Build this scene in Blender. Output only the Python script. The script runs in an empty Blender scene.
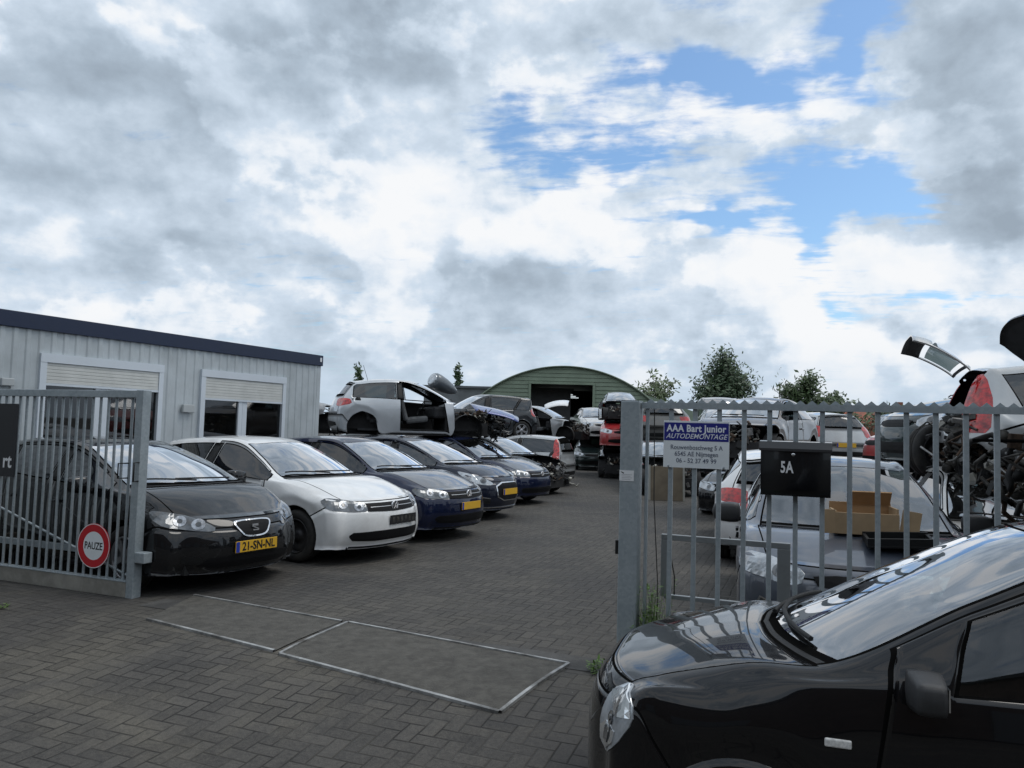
import bpy, bmesh, math, random
import numpy as np
from mathutils import Vector, Matrix
from mathutils.bvhtree import BVHTree
random.seed(7)
S = bpy.context.scene
COL = S.collection
PI = math.pi
R = math.radians

# ------------------------------------------------------------ camera, world, sun, exposure
cam = bpy.data.cameras.new('camera'); camo = bpy.data.objects.new('camera', cam); COL.objects.link(camo)
S.camera = camo
cam.sensor_width = 36.0; cam.lens = 765.0/1024*36.0; cam.clip_end = 5000; cam.clip_start = 0.02
p_, r_ = R(3.35), R(1.6)
Fv = Vector((0, math.cos(p_), math.sin(p_))); U0 = Vector((0, -math.sin(p_), math.cos(p_))); R0 = Vector((1, 0, 0))
Rv = R0*math.cos(r_)+U0*math.sin(r_); Uv = -R0*math.sin(r_)+U0*math.cos(r_)
m = Matrix.Identity(4)
for i in range(3):
    m[i][0] = Rv[i]; m[i][1] = Uv[i]; m[i][2] = -Fv[i]
m[2][3] = 1.68
camo.matrix_world = m

S.view_settings.view_transform = 'Standard'; S.view_settings.look = 'None'
S.view_settings.exposure = 0.0; S.view_settings.gamma = 1.0; S.view_settings.use_curve_mapping = False
S.cycles.use_denoising = True
S.cycles.max_bounces = 8; S.cycles.transparent_max_bounces = 16; S.cycles.caustics_reflective = False; S.cycles.caustics_refractive = False

SUN_EL, SUN_AZ = 62, 85          # azimuth clockwise from +Y
sun = bpy.data.lights.new('sun', 'SUN'); sun.energy = 1.15; sun.angle = R(28); sun.color = (1.0, .96, .9)
suno = bpy.data.objects.new('sun', sun); COL.objects.link(suno)
suno.rotation_euler = (R(90-SUN_EL), 0, R(180-SUN_AZ))

W = bpy.data.worlds.new('World'); S.world = W; W.use_nodes = True
nt = W.node_tree; nt.nodes.clear()

class NB:
    """small node-graph helper"""
    def __init__(s, nt): s.nt = nt
    def n(s, typ, **kw):
        nd = s.nt.nodes.new(typ)
        for k, v in kw.items(): setattr(nd, k, v)
        return nd
    def link(s, a, b): s.nt.links.new(a, b)
    def put(s, sock, v):
        if hasattr(v, 'is_output') or isinstance(v, bpy.types.NodeSocket): s.link(v, sock)
        else: sock.default_value = v
    def math(s, op, a, b=None, c=None, clamp=False):
        nd = s.n('ShaderNodeMath', operation=op, use_clamp=clamp)
        s.put(nd.inputs[0], a)
        if b is not None: s.put(nd.inputs[1], b)
        if c is not None: s.put(nd.inputs[2], c)
        return nd.outputs[0]
    def vmath(s, op, a, b=None, scale=None):
        nd = s.n('ShaderNodeVectorMath', operation=op)
        s.put(nd.inputs[0], a)
        if b is not None: s.put(nd.inputs[1], b)
        if scale is not None: s.put(nd.inputs['Scale'], scale)
        return nd.outputs['Value'] if op in ('LENGTH', 'DISTANCE', 'DOT_PRODUCT') else nd.outputs[0]
    def sep(s, v):
        nd = s.n('ShaderNodeSeparateXYZ'); s.put(nd.inputs[0], v); return nd.outputs
    def comb(s, x, y, z):
        nd = s.n('ShaderNodeCombineXYZ'); s.put(nd.inputs[0], x); s.put(nd.inputs[1], y); s.put(nd.inputs[2], z); return nd.outputs[0]
    def noise(s, vec, scale, detail=4, rough=.5, dist=0.0):
        nd = s.n('ShaderNodeTexNoise'); s.put(nd.inputs['Vector'], vec)
        nd.inputs['Scale'].default_value = scale; nd.inputs['Detail'].default_value = detail
        nd.inputs['Roughness'].default_value = rough; nd.inputs['Distortion'].default_value = dist
        return nd.outputs[0]
    def mr(s, v, a, b, c=0.0, d=1.0, smooth=True):
        nd = s.n('ShaderNodeMapRange'); nd.interpolation_type = 'SMOOTHSTEP' if smooth else 'LINEAR'
        s.put(nd.inputs[0], v); s.put(nd.inputs[1], a); s.put(nd.inputs[2], b); s.put(nd.inputs[3], c); s.put(nd.inputs[4], d)
        return nd.outputs[0]
    def mix(s, f, a, b, mode='MIX'):
        nd = s.n('ShaderNodeMix', data_type='RGBA', blend_type=mode)
        s.put(nd.inputs[0], f)
        for sk, v in ((nd.inputs[6], a), (nd.inputs[7], b)):
            if isinstance(v, (tuple, list)): sk.default_value = (*v[:3], 1)
            else: s.link(v, sk)
        return nd.outputs[2]

g = NB(nt)
sky = g.n('ShaderNodeTexSky', sky_type='NISHITA'); sky.sun_disc = False
sky.sun_elevation = R(SUN_EL); sky.sun_rotation = R(SUN_AZ); sky.air_density = 1.0; sky.dust_density = 1.5; sky.ozone_density = 1.5
tc = g.n('ShaderNodeTexCoord').outputs['Generated']
dx, dy, dz = g.sep(tc)
# clouds lie on a high flat layer: project the view direction on it
zz = g.math('MAXIMUM', g.math('ADD', dz, .10), .02)
P2 = g.comb(g.math('DIVIDE', dx, zz), g.math('DIVIDE', dy, zz), 0.0)
# a place in the northern half of the sky, as slopes east and up
yy = g.math('MAXIMUM', dy, .08)
su = g.math('DIVIDE', dx, yy); sv = g.math('DIVIDE', dz, yy)
wob = g.noise(tc, 3.0, 5, .6)
wob2 = g.noise(g.vmath('ADD', tc, (5.2, 1.3, 7.7)), 3.0, 5, .6)
su = g.math('ADD', su, g.math('MULTIPLY', g.math('SUBTRACT', wob, .5), .36))
sv = g.math('ADD', sv, g.math('MULTIPLY', g.math('SUBTRACT', wob2, .5), .30))
def blobs(lst):
    out = None
    for (px, py, rx, ry, amt) in lst:
        u0 = (px-512)/765.0; v0 = (430-py)/765.0
        a = g.math('DIVIDE', g.math('SUBTRACT', su, u0), rx/765.0)
        b = g.math('DIVIDE', g.math('SUBTRACT', sv, v0), ry/765.0)
        d2 = g.math('ADD', g.math('MULTIPLY', a, a), g.math('MULTIPLY', b, b))
        e = g.math('MULTIPLY', g.math('POWER', 2.718, g.math('MULTIPLY', d2, -1.0)), amt)
        out = e if out is None else g.math('ADD', out, e)
    return out
front = g.mr(dy, .05, .3)
dark = blobs([(290, 75, 135, 70, 1.0), (60, 80, 75, 50, .5), (410, 25, 110, 38, .5), (190, 200, 120, 30, .35), (200, 278, 75, 22, .6), (15, 255, 40, 14, .5), (955, 95, 85, 95, .9), (1000, 190, 45, 40, .6),
              (490, 275, 60, 42, .5), (405, 285, 30, 20, .5), (610, 25, 80, 28, .45), (680, 335, 90, 16, .3), (930, 300, 50, 14, .3), (60, 190, 60, 20, .3), (-300, 200, 300, 200, .4), (1500, 200, 250, 160, .4)])
bright = blobs([(110, 8, 70, 20, .7), (20, 135, 60, 30, .5), (70, 262, 38, 24, .7), (290, 205, 180, 45, .65), (440, 30, 45, 25, .4), (440, 170, 90, 60, .55), (560, 130, 80, 60, .5), (800, 298, 36, 24, 1.7), (862, 325, 70, 17, 1.6), (920, 232, 90, 38, .6),
                (600, 235, 130, 36, .55), (700, 290, 130, 40, .35), (985, 345, 45, 14, 1.5), (560, 60, 60, 30, .5), (760, 130, 60, 60, .4), (860, 60, 16, 60, .4)])
clear = blobs([(665, 68, 85, 26, .95), (765, 85, 45, 26, .9), (845, 14, 50, 26, 1.2), (835, 75, 18, 45, .7), (880, 180, 60, 24, 1.0), (835, 215, 34, 40, 1.0), (700, 216, 60, 13, 1.0), (855, 300, 34, 18, .9), (505, 118, 45, 45, .6), (590, 155, 60, 18, .55),
               (950, 268, 70, 9, .6), (780, 175, 60, 30, .45), (640, 120, 160, 60, .42), (1700, 150, 300, 120, .5), (-700, 100, 300, 120, .5)])
rot_ = g.n('ShaderNodeVectorRotate', rotation_type='Z_AXIS'); g.link(P2, rot_.inputs[0]); rot_.inputs['Angle'].default_value = R(12)
n1 = g.noise(g.vmath('ADD', P2, (3.1, 8.2, 0.0)), .6, 8, .56, .2)
n2 = g.noise(g.vmath('ADD', rot_.outputs[0], (11.0, 2.0, 0.0)), 2.3, 7, .60, .25)
n4 = g.noise(g.vmath('ADD', g.vmath('MULTIPLY', rot_.outputs[0], (1.0, 2.1, 1.0)), (1.0, 7.0, 0.0)), 5.0, 5, .6, .2)
n3 = g.noise(g.vmath('MULTIPLY', tc, (1.0, 1.0, 1.6)), 5.5, 9, .58, .35)
n5 = g.noise(g.vmath('MULTIPLY', tc, (1.0, 1.0, 1.3)), 16.0, 7, .6, .15)
# relief: the same billow pattern read a little higher up tells the lit tops from the grey bases
bv = g.vmath('MULTIPLY', tc, (1.0, 1.0, 1.35))
b1 = g.noise(bv, 4.2, 10, .52, .0); b2 = g.noise(g.vmath('ADD', bv, (.012, -.01, .038)), 4.2, 10, .52, .0)
b3 = g.noise(g.vmath('ADD', bv, (3.0, 4.0, .0)), 11.0, 8, .55, .0); b4 = g.noise(g.vmath('ADD', bv, (3.006, 3.995, .016)), 11.0, 8, .55, .0)
relief = g.math('ADD', g.math('MULTIPLY', g.math('SUBTRACT', b1, b2), 1.5), g.math('MULTIPLY', g.math('SUBTRACT', b3, b4), .8))
relief = g.math('ADD', relief, g.mr(b1, .50, .545, -.10, .10))
cov = g.math('ADD', g.math('MULTIPLY', g.math('SUBTRACT', n2, .5), 1.5), g.math('MULTIPLY', g.math('SUBTRACT', n4, .5), 2.0))
cov = g.math('ADD', cov, .80)
cov = g.math('ADD', cov, g.math('MULTIPLY', dark, .6))
cov = g.math('ADD', cov, g.math('MULTIPLY', bright, .25))
cov = g.math('SUBTRACT', cov, g.math('MULTIPLY', g.math('MULTIPLY', clear, front), 1.12))
cov = g.mr(g.math('ADD', cov, g.math('MULTIPLY', relief, .5)), -.10, .66)
tone = g.math('ADD', .685, g.math('MULTIPLY', g.math('SUBTRACT', n3, .5), .75))
tone = g.math('ADD', tone, g.math('MULTIPLY', g.math('SUBTRACT', n5, .5), .45))
tone = g.math('ADD', tone, g.math('MULTIPLY', g.math('SUBTRACT', n2, .5), .30))
tone = g.math('ADD', tone, g.math('MULTIPLY', bright, .30))
tone = g.math('ADD', tone, relief)
tone = g.math('SUBTRACT', tone, g.math('MULTIPLY', dark, .54))
tone = g.math('MAXIMUM', g.math('MINIMUM', tone, 1.0), 0.0)
ramp = g.n('ShaderNodeValToRGB'); g.link(tone, ramp.inputs[0])
cr = ramp.color_ramp; cr.elements[0].position = 0.0; cr.elements[0].color = (.33, .40, .48, 1)
cr.elements[1].position = 1.0; cr.elements[1].color = (.93, .945, .965, 1)
e = cr.elements.new(.30); e.color = (.44, .53, .63, 1)
e = cr.elements.new(.62); e.color = (.625, .725, .84, 1)
e = cr.elements.new(.82); e.color = (.85, .895, .95, 1)
cloud = g.vmath('SCALE', ramp.outputs[0], scale=10.0)
skyc = g.vmath('MULTIPLY', sky.outputs[0], (1.30, 1.58, 1.72))
col = g.mix(cov, skyc, cloud)
hz_ = g.mr(dz, .13, -.02, 0.0, .8)
col = g.mix(hz_, col, (5.7, 6.9, 8.2))
# below the horizon the world is as dark as the ground it stands for
col = g.mix(g.mr(dz, -.01, -.06), col, (.9, .9, .9))
bg = g.n('ShaderNodeBackground'); g.link(col, bg.inputs[0]); bg.inputs[1].default_value = .1
wo = g.n('ShaderNodeOutputWorld'); g.link(bg.outputs[0], wo.inputs[0])

# ------------------------------------------------------------ materials
MATS = {}
def mat(name, col, rough=.6, metal=0.0, coat=0.0, var=0.0, vscale=6.0, bump=0.0, bscale=40.0, dirt=0.0, spec=.5, emit=None, dirtcol=(.13, .12, .10)):
    if name in MATS: return MATS[name]
    M_ = bpy.data.materials.new(name); M_.use_nodes = True
    t = M_.node_tree; b = t.nodes['Principled BSDF']; q = NB(t)
    b.inputs['Base Color'].default_value = (*col, 1); b.inputs['Roughness'].default_value = rough
    b.inputs['Metallic'].default_value = metal; b.inputs['Coat Weight'].default_value = coat
    b.inputs['Coat Roughness'].default_value = .03; b.inputs['Specular IOR Level'].default_value = spec
    if var or dirt or bump:
        oc = q.n('ShaderNodeTexCoord').outputs['Object']
    if var or dirt:
        c = None
        nz = q.noise(oc, vscale, 6, .6)
        if var:
            k1 = q.mr(nz, .3, .7)
            c = q.mix(k1, tuple(x*(1-var) for x in col), tuple(min(1, x*(1+var)) for x in col))
        if dirt:
            nz2 = q.mr(q.noise(oc, vscale*.45, 8, .7, .6), .42, .72, 0.0, dirt)
            c = q.mix(nz2, c if c is not None else col, dirtcol)
            q.link(q.math('ADD', q.math('MULTIPLY', nz2, .45 if not coat else .3), rough), b.inputs['Roughness'])
            if coat: q.link(q.math('MULTIPLY', q.math('SUBTRACT', 1.0, q.math('MULTIPLY', nz2, .8)), coat), b.inputs['Coat Weight'])
        q.link(c, b.inputs['Base Color'])
    if bump:
        bm = q.n('ShaderNodeBump'); bm.inputs['Strength'].default_value = bump; bm.inputs['Distance'].default_value = .01
        q.link(q.noise(oc, bscale, 5, .6), bm.inputs['Height']); q.link(bm.outputs[0], b.inputs['Normal'])
    if emit:
        b.inputs['Emission Color'].default_value = (*emit[0], 1); b.inputs['Emission Strength'].default_value = emit[1]
    MATS[name] = M_
    return M_
def paint(name, col, metal=.0, dirt=.25, rough=.35):
    lum = sum(col)/3
    MM = mat('paint_'+name, col, rough, metal, 1.0, var=.06, vscale=2.5, dirt=dirt*(.25 if lum < .05 else 1), dirtcol=(.10, .095, .085) if lum < .05 else (.22, .20, .17), spec=.04 if lum < .05 else .5)
    return MM
def glass(name='car_glass', tint=(.30, .36, .35), ior=1.55, gain=1.35, dust=.06):
    if name in MATS: return MATS[name]
    M_ = bpy.data.materials.new(name); M_.use_nodes = True
    t = M_.node_tree; t.nodes.clear(); q = NB(t)
    fr = q.n('ShaderNodeFresnel'); fr.inputs[0].default_value = ior
    tr = q.n('ShaderNodeBsdfTransparent'); tr.inputs[0].default_value = (*tint, 1)
    gl = q.n('ShaderNodeBsdfGlossy'); gl.inputs['Roughness'].default_value = .02; gl.inputs[0].default_value = (.95, .97, 1, 1)
    oc = q.n('ShaderNodeTexCoord').outputs['Object']
    df = q.n('ShaderNodeBsdfDiffuse'); df.inputs[0].default_value = (.35, .36, .34, 1)
    dmix = q.n('ShaderNodeMixShader'); q.link(q.mr(q.noise(oc, 2.2, 7, .7, .5), .45, .85, .01, dust), dmix.inputs[0])
    q.link(tr.outputs[0], dmix.inputs[1]); q.link(df.outputs[0], dmix.inputs[2])
    mx = q.n('ShaderNodeMixShader')
    f = q.math('ADD', q.math('MULTIPLY', fr.outputs[0], gain), .03, clamp=True)
    q.link(f, mx.inputs[0]); q.link(dmix.outputs[0], mx.inputs[1]); q.link(gl.outputs[0], mx.inputs[2])
    o = q.n('ShaderNodeOutputMaterial'); q.link(mx.outputs[0], o.inputs[0])
    MATS[name] = M_
    return M_

def galv_mat():
    M_ = mat('galvanised', (.30, .34, .37), .42, .30)
    t = M_.node_tree; b = t.nodes['Principled BSDF']; q = NB(t)
    oc = q.n('ShaderNodeTexCoord').outputs['Object']
    v = q.n('ShaderNodeTexVoronoi'); v.inputs['Scale'].default_value = 45; q.link(oc, v.inputs['Vector'])
    sp = q.sep(v.outputs['Color'])[0]
    big = q.noise(oc, 3.5, 7, .65)
    f = q.math('ADD', q.math('MULTIPLY', sp, .22), q.math('MULTIPLY', big, .85))
    c = q.mix(q.mr(f, .3, .85), (.28, .325, .35), (.40, .445, .47))
    rust = q.mr(q.noise(oc, 9.0, 8, .75), .66, .78, 0.0, .5)
    c = q.mix(rust, c, (.20, .17, .13))
    q.link(c, b.inputs['Base Color']); q.link(q.mr(f, .2, .9, .55, .35), b.inputs['Roughness'])
    return M_
GALV = galv_mat()
BLACKP = mat('black_plastic', (.012, .0125, .013), .5, bump=.3, bscale=300, spec=.3)
MESHB = mat('grille_black', (.006, .006, .007), .6, spec=.2)
BADGE = mat('badge_metal', (.62, .63, .65), .3, .6)
RUBBER = mat('rubber', (.02, .02, .02), .8, var=.3, vscale=9, dirt=.35)
DARK = mat('car_underside', (.018, .018, .019), .85, var=.4, vscale=5)
GAP = mat('panel_gap', (.006, .006, .006), .9, spec=.0)
CHROME = mat('chrome', (.75, .76, .78), .12, 1.0)
ALLOY = mat('alloy', (.45, .46, .48), .3, .9, dirt=.4, vscale=12)
STEELRIM = mat('steel_rim', (.05, .05, .055), .5, .5, dirt=.4, vscale=12)
LAMP = mat('lamp_reflector', (.12, .13, .14), .2, .5, 1.0, var=.6, vscale=7)
LAMPC = mat('lamp_chrome', (.30, .32, .35), .3, .7, .6, var=.5, vscale=22)
LAMPW = mat('lamp_clear', (.45, .48, .51), .16, .4, 1.0, var=.4, vscale=7)
LAMPB = mat('lamp_bright', (.74, .77, .80), .18, .4, 1.0, var=.18, vscale=5)
FACET = mat('lamp_facet', (.88, .90, .92), .10, .85, 1.0, var=.12, vscale=20)
BULB = mat('bulb_glass', (.05, .055, .06), .05, .0, 1.0)
REDL = mat('tail_red', (.40, .012, .012), .15, 0, 1.0, var=.65, vscale=16)
AMBER = mat('amber_lens', (.6, .2, .02), .15, 0, 1.0)
GLASS = glass(tint=(.15, .19, .19)); GLASSW = glass('windscreen_glass', (.26, .31, .31), 1.8, 3.1, .05); GLASSD = glass('tinted_glass', (.07, .08, .08), 1.5, .9, .03); GLASSG = glass('green_glass', (.55, .68, .64))
CABIN = mat('cabin_trim', (.022, .023, .026), .75, var=.3, vscale=8)
CABING = mat('cabin_grey', (.10, .105, .11), .8, var=.3, vscale=8)
PLATEY = mat('plate_yellow', (.72, .42, .03), .4, dirt=.2)
PLATEB = mat('plate_blue', (.02, .05, .35), .4)
INK = mat('ink_black', (.012, .012, .014), .5)
WHITEP = mat('white_lacquer', (.75, .76, .77), .4, dirt=.15, dirtcol=(.4, .4, .38))
MET = mat('bare_metal', (.22, .22, .22), .45, .8, var=.5, vscale=14, dirt=.5)
METD = mat('dirty_metal', (.06, .058, .055), .6, .5, var=.6, vscale=20, dirt=.4)
RUST = mat('rusty_metal', (.07, .045, .03), .8, .2, var=.5, vscale=15)
PRIMER = mat('bare_body', (.36, .35, .31), .5, .1, var=.3, vscale=9, dirt=.5)

# ------------------------------------------------------------ object helpers
def tag(o, label=None, cat=None, group=None, kind=None):
    if label: o['label'] = label
    if cat: o['category'] = cat
    if group: o['group'] = group
    if kind: o['kind'] = kind
    return o
def empty(name, loc=(0, 0, 0), rz=0.0, label=None, cat=None, group=None, scale=1.0):
    o = bpy.data.objects.new(name, None); COL.objects.link(o); o.location = loc; o.rotation_euler = (0, 0, rz)
    o.scale = (scale,)*3; o.empty_display_size = .2
    return tag(o, label, cat, group)
def link(name, me, parent=None, loc=None, rot=None):
    o = bpy.data.objects.new(name, me); COL.objects.link(o)
    if parent: o.parent = parent
    if loc is not None: o.location = loc
    if rot is not None: o.rotation_euler = rot
    return o

class MB:
    def __init__(s): s.v = []; s.f = []; s.mi = []; s.sm = []; s.mats = []
    def mid(s, m_):
        if m_ not in s.mats: s.mats.append(m_)
        return s.mats.index(m_)
    def add(s, vs, fs, m_, smooth=False):
        b = len(s.v); s.v += [tuple(x) for x in vs]; k = s.mid(m_)
        for f in fs: s.f.append([b+i for i in f]); s.mi.append(k); s.sm.append(smooth)
        return s
    def box(s, a, b, m_, M=None, bev=0.0):
        x0, y0, z0 = a; x1, y1, z1 = b
        if bev > 0:
            bm = bmesh.new(); bmesh.ops.create_cube(bm, size=1)
            for v in bm.verts: v.co = Vector(((x0+x1)/2+v.co.x*(x1-x0), (y0+y1)/2+v.co.y*(y1-y0), (z0+z1)/2+v.co.z*(z1-z0)))
            bmesh.ops.bevel(bm, geom=bm.edges[:], offset=bev, segments=2, affect='EDGES', profile=.5)
            bm.verts.index_update()
            vs = [v.co.copy() for v in bm.verts]; fs = [[v.index for v in f.verts] for f in bm.faces]; bm.free()
        else:
            vs = [Vector(p) for p in ((x0, y0, z0), (x1, y0, z0), (x1, y1, z0), (x0, y1, z0), (x0, y0, z1), (x1, y0, z1), (x1, y1, z1), (x0, y1, z1))]
            fs = [(0, 3, 2, 1), (4, 5, 6, 7), (0, 1, 5, 4), (1, 2, 6, 5), (2, 3, 7, 6), (3, 0, 4, 7)]
        if M is not None: vs = [M @ v for v in vs]
        return s.add(vs, fs, m_)
    def tube(s, pts, r, m_, n=8, caps=True, rs=None):
        pts = [Vector(p) for p in pts]; vs = []; fs = []
        for i, p in enumerate(pts):
            d = (pts[min(i+1, len(pts)-1)]-pts[max(i-1, 0)]).normalized()
            a = d.orthogonal().normalized() if i == 0 else (a-d*a.dot(d)).normalized()
            b = d.cross(a); rr = rs[i] if rs else r
            for k in range(n): t = 2*PI*k/n; vs.append(p+(a*math.cos(t)+b*math.sin(t))*rr)
        for i in range(len(pts)-1):
            for k in range(n): fs.append((i*n+k, i*n+(k+1) % n, (i+1)*n+(k+1) % n, (i+1)*n+k))
        s.add(vs, fs, m_, True)
        if caps: s.add(vs[:n], [tuple(range(n))[::-1]], m_); s.add(vs[-n:], [tuple(range(n))], m_)
        return s
    def lathe(s, prof, m_, axis='Y', c=(0, 0, 0), n=32, smooth=True):
        vs = []; fs = []; L = len(prof)
        for k in range(n):
            t = 2*PI*k/n
            for (r, h) in prof:
                p = (r*math.cos(t), h, r*math.sin(t)) if axis == 'Y' else ((r*math.cos(t), r*math.sin(t), h) if axis == 'Z' else (h, r*math.cos(t), r*math.sin(t)))
                vs.append((p[0]+c[0], p[1]+c[1], p[2]+c[2]))
        for k in range(n):
            for i in range(L-1): fs.append((k*L+i, k*L+i+1, ((k+1) % n)*L+i+1, ((k+1) % n)*L+i))
        return s.add(vs, fs, m_, smooth)
    def prism(s, poly, h0, h1, m_, plane='XZ'):
        n = len(poly)
        def P(a, b, h): return (a, h, b) if plane == 'XZ' else ((h, a, b) if plane == 'YZ' else (a, b, h))
        vs = [P(a, b, h0) for a, b in poly]+[P(a, b, h1) for a, b in poly]
        fs = [tuple(range(n))[::-1], tuple(range(n, 2*n))]+[(i, (i+1) % n, n+(i+1) % n, n+i) for i in range(n)]
        return s.add(vs, fs, m_)
    def mesh(s, name):
        me = bpy.data.meshes.new(name); me.from_pydata(s.v, [], s.f)
        for m_ in s.mats: me.materials.append(m_)
        me.polygons.foreach_set('material_index', s.mi); me.polygons.foreach_set('use_smooth', s.sm)
        me.update(); return me
    def obj(s, name, parent=None, fix=True, **kw):
        me = s.mesh(name)
        if fix:
            bm = bmesh.new(); bm.from_mesh(me); bmesh.ops.recalc_face_normals(bm, faces=bm.faces[:]); bm.to_mesh(me); bm.free()
        return link(name, me, parent, **kw)

def text(name, body, size, m_, parent, loc, rot, bold=0.0, shear=0.0, align='LEFT', ext=.0008, sx=1.0, spacing=1.0):
    cu = bpy.data.curves.new(name, 'FONT'); cu.body = body; cu.size = size; cu.extrude = ext; cu.offset = bold; cu.shear = shear
    cu.align_x = align; cu.align_y = 'CENTER'; cu.space_character = spacing; cu.resolution_u = 3
    o = bpy.data.objects.new(name, cu); COL.objects.link(o)
    bpy.context.view_layer.update()
    me = bpy.data.meshes.new_from_object(o)
    bpy.data.objects.remove(o); bpy.data.curves.remove(cu)
    me.materials.clear(); me.materials.append(m_)
    for v in me.vertices: v.co.x *= sx
    return link(name, me, parent, loc, rot)
# ------------------------------------------------------------ the car builder
MIRP = mat('mirror_plastic', (.03, .031, .033), .45, bump=.3, bscale=300)
HATCH = dict(FO=.87, WB=2.58, RO=.75, W=.89, hz=.735, cwx=-.18, cwz=1.00, rfx=-1.10, rfz=1.425, pkz=1.48, rrx=-2.95, rrz=1.40, tbx=-3.20, tbz=1.03,
             bz0=.93, bz1=1.00, rw=.60, Rw=.315, Ra=.37, nose=.20, bp=-1.72, doors=3, sill=.22, crown=.02, fs=.74)
ROWN = ['b0', 'b1', 'b2', 'b3', 'n0', 'h1', 'h2', 'h3', 'cw', 'w1', 'rf', 'r1', 'r1b', 'r2', 'rr', 't1', 't2', 't3', 't4', 't5']
RI = {n: i for i, n in enumerate(ROWN)}
def car_net(P):
    FO, WB, RO, W, hz = P['FO'], P['WB'], P['RO'], P['W'], P['hz']
    Rw, Ra, cwx, cwz, rfx, rfz, rrx, rrz, tbx, tbz = [P[k] for k in ('Rw', 'Ra', 'cwx', 'cwz', 'rfx', 'rfz', 'rrx', 'rrz', 'tbx', 'tbz')]
    bz0, bz1, rw, pkz, sill, fs = P['bz0'], P['bz1'], P['rw'], P['pkz'], P['sill'], P['fs']
    ns = P['nose']
    aF = lambda d, w=.99: (Ra*math.cos(R(d)), W*w, Rw+Ra*math.sin(R(d)))
    aR = lambda d, w=.99: (-WB-Ra*math.cos(R(d)), W*w, Rw+Ra*math.sin(R(d)))
    B = -(WB+RO)
    hx1 = FO-.30; hx2 = lambda f: (FO-.12)*(1-f)+cwx*f
    hzf = lambda f: hz+(cwz-hz)*(1-(1-f)**1.6)
    rows = []
    fx = lambda f: Ra+f*(FO-ns-Ra); rx = lambda f: -(WB+Ra)-f*((RO-.14)-Ra)
    def row(c, e1, e2, e3, m=3.0, side=None, bb=.012): rows.append((c, e1, e2, e3, m, side, bb))
    row((FO-.07, .19), (FO-.07-ns, fs*W, .19), (fx(.55), .92*W, .20), aF(-20), bb=.03)
    row((FO-.01, .32), (FO-.01-ns, fs*W+.01, .32), (fx(.55), .955*W, .33), aF(0), bb=.035)
    row((FO, .48), (FO-ns, fs*W+.01, .48), (fx(.50), .965*W, .49), aF(20), bb=.035)
    row((FO-.03, hz-.10), (FO-.03-ns, fs*W, hz-.10), (fx(.42), .955*W, hz-.08), aF(40), bb=.03)
    row((FO-.10, hz), (FO-.10-ns, fs*W, hz+.005), (fx(.22), .94*W, hz+.03), aF(58), bb=.022)
    row((hx2(.22), hzf(.22)), (hx2(.24)-ns*.6, .77*W, hzf(.22)-.005), (hx2(.3)-.28, .93*W, hz*.45+bz0*.55-.01), aF(76), bb=.02)
    row((hx2(.52), hzf(.52)), (hx2(.50)-.13, .79*W, hzf(.52)-.015), (hx2(.55)-.24, .93*W, bz0-.035), aF(98), bb=.016)
    row((hx2(.82), hzf(.82)), (hx2(.76)-.13, .81*W, hzf(.82)-.02), (hx2(.80)-.22, .93*W, bz0-.01), aF(130), bb=.012)
    row((cwx, cwz), (cwx-.22, .815*W, cwz-.015), (cwx-.26, .935*W, bz0), (-Ra, .99*W, sill+.01), bb=.008)
    f = .5; wx = cwx+(rfx-cwx)*f; wz = cwz+(rfz-cwz)*f+.02; zz = bz0+(bz1-bz0)*.15
    row((wx, wz), (cwx-.22+(rfx-.20-cwx+.22)*f, W*(.815*(1-f)+rw*f)+.015, cwz-.015+(rfz-.045-cwz+.015)*f+.02), (-.5*(-rfx)-.12+cwx*.5, .945*W, zz), (-Ra-.18, .975*W, sill), bb=.012)
    row((rfx, rfz), (rfx-.20, rw*W, rfz-.045), (rfx-.06, .945*W, bz0+(bz1-bz0)*.35), (min(rfx, -Ra-.45), .965*W, sill), bb=.018)
    x1 = rfx+(rrx-rfx)*.40; x1b = -WB+Ra
    row((x1, pkz), (x1, rw*W+.01, pkz-.055), (x1, .945*W, bz0+(bz1-bz0)*.6), (x1, .965*W, sill), bb=.02)
    x2 = rfx+(rrx-rfx)*.72
    row((x2, pkz*.7+rrz*.3), (x2, rw*W, pkz*.7+rrz*.3-.06), (x1b+.02, .94*W, bz0+(bz1-bz0)*.8), (x1b, .99*W, sill), bb=.02)
    x3 = rfx+(rrx-rfx)*.90
    row((x3, pkz*.25+rrz*.75), (x3+.02, rw*.985*W, pkz*.25+rrz*.75-.062), (-WB, .935*W, bz0+(bz1-bz0)*.92), aR(130), bb=.018)
    row((rrx, rrz), (rrx+.08, rw*.96*W, rrz-.06), (-WB-.22, .925*W, bz1), aR(95), bb=.015)
    row((tbx, tbz), (tbx+.13, .74*W, tbz), (B+.42, .93*W, (bz1+tbz)/2-.03), aR(70), bb=.02)
    row((B+.05, .80), (B+.17, .79*W, .80), (rx(.35), .95*W, .80), aR(45), bb=.03)
    row((B, .60), (B+.13, .81*W, .60), (rx(.55), .965*W, .60), aR(22), bb=.035)
    row((B+.01, .42), (B+.14, .81*W, .42), (rx(.6), .96*W, .42), aR(2), bb=.035)
    row((B+.07, .24), (B+.19, .79*W, .24), (rx(.55), .93*W, .24), aR(-18), bb=.03)
    for k, fn in P.get('rowmod', {}).items():
        rows[RI[k]] = fn(*rows[RI[k]])
    net = np.zeros((len(rows), 9, 3))
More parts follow.
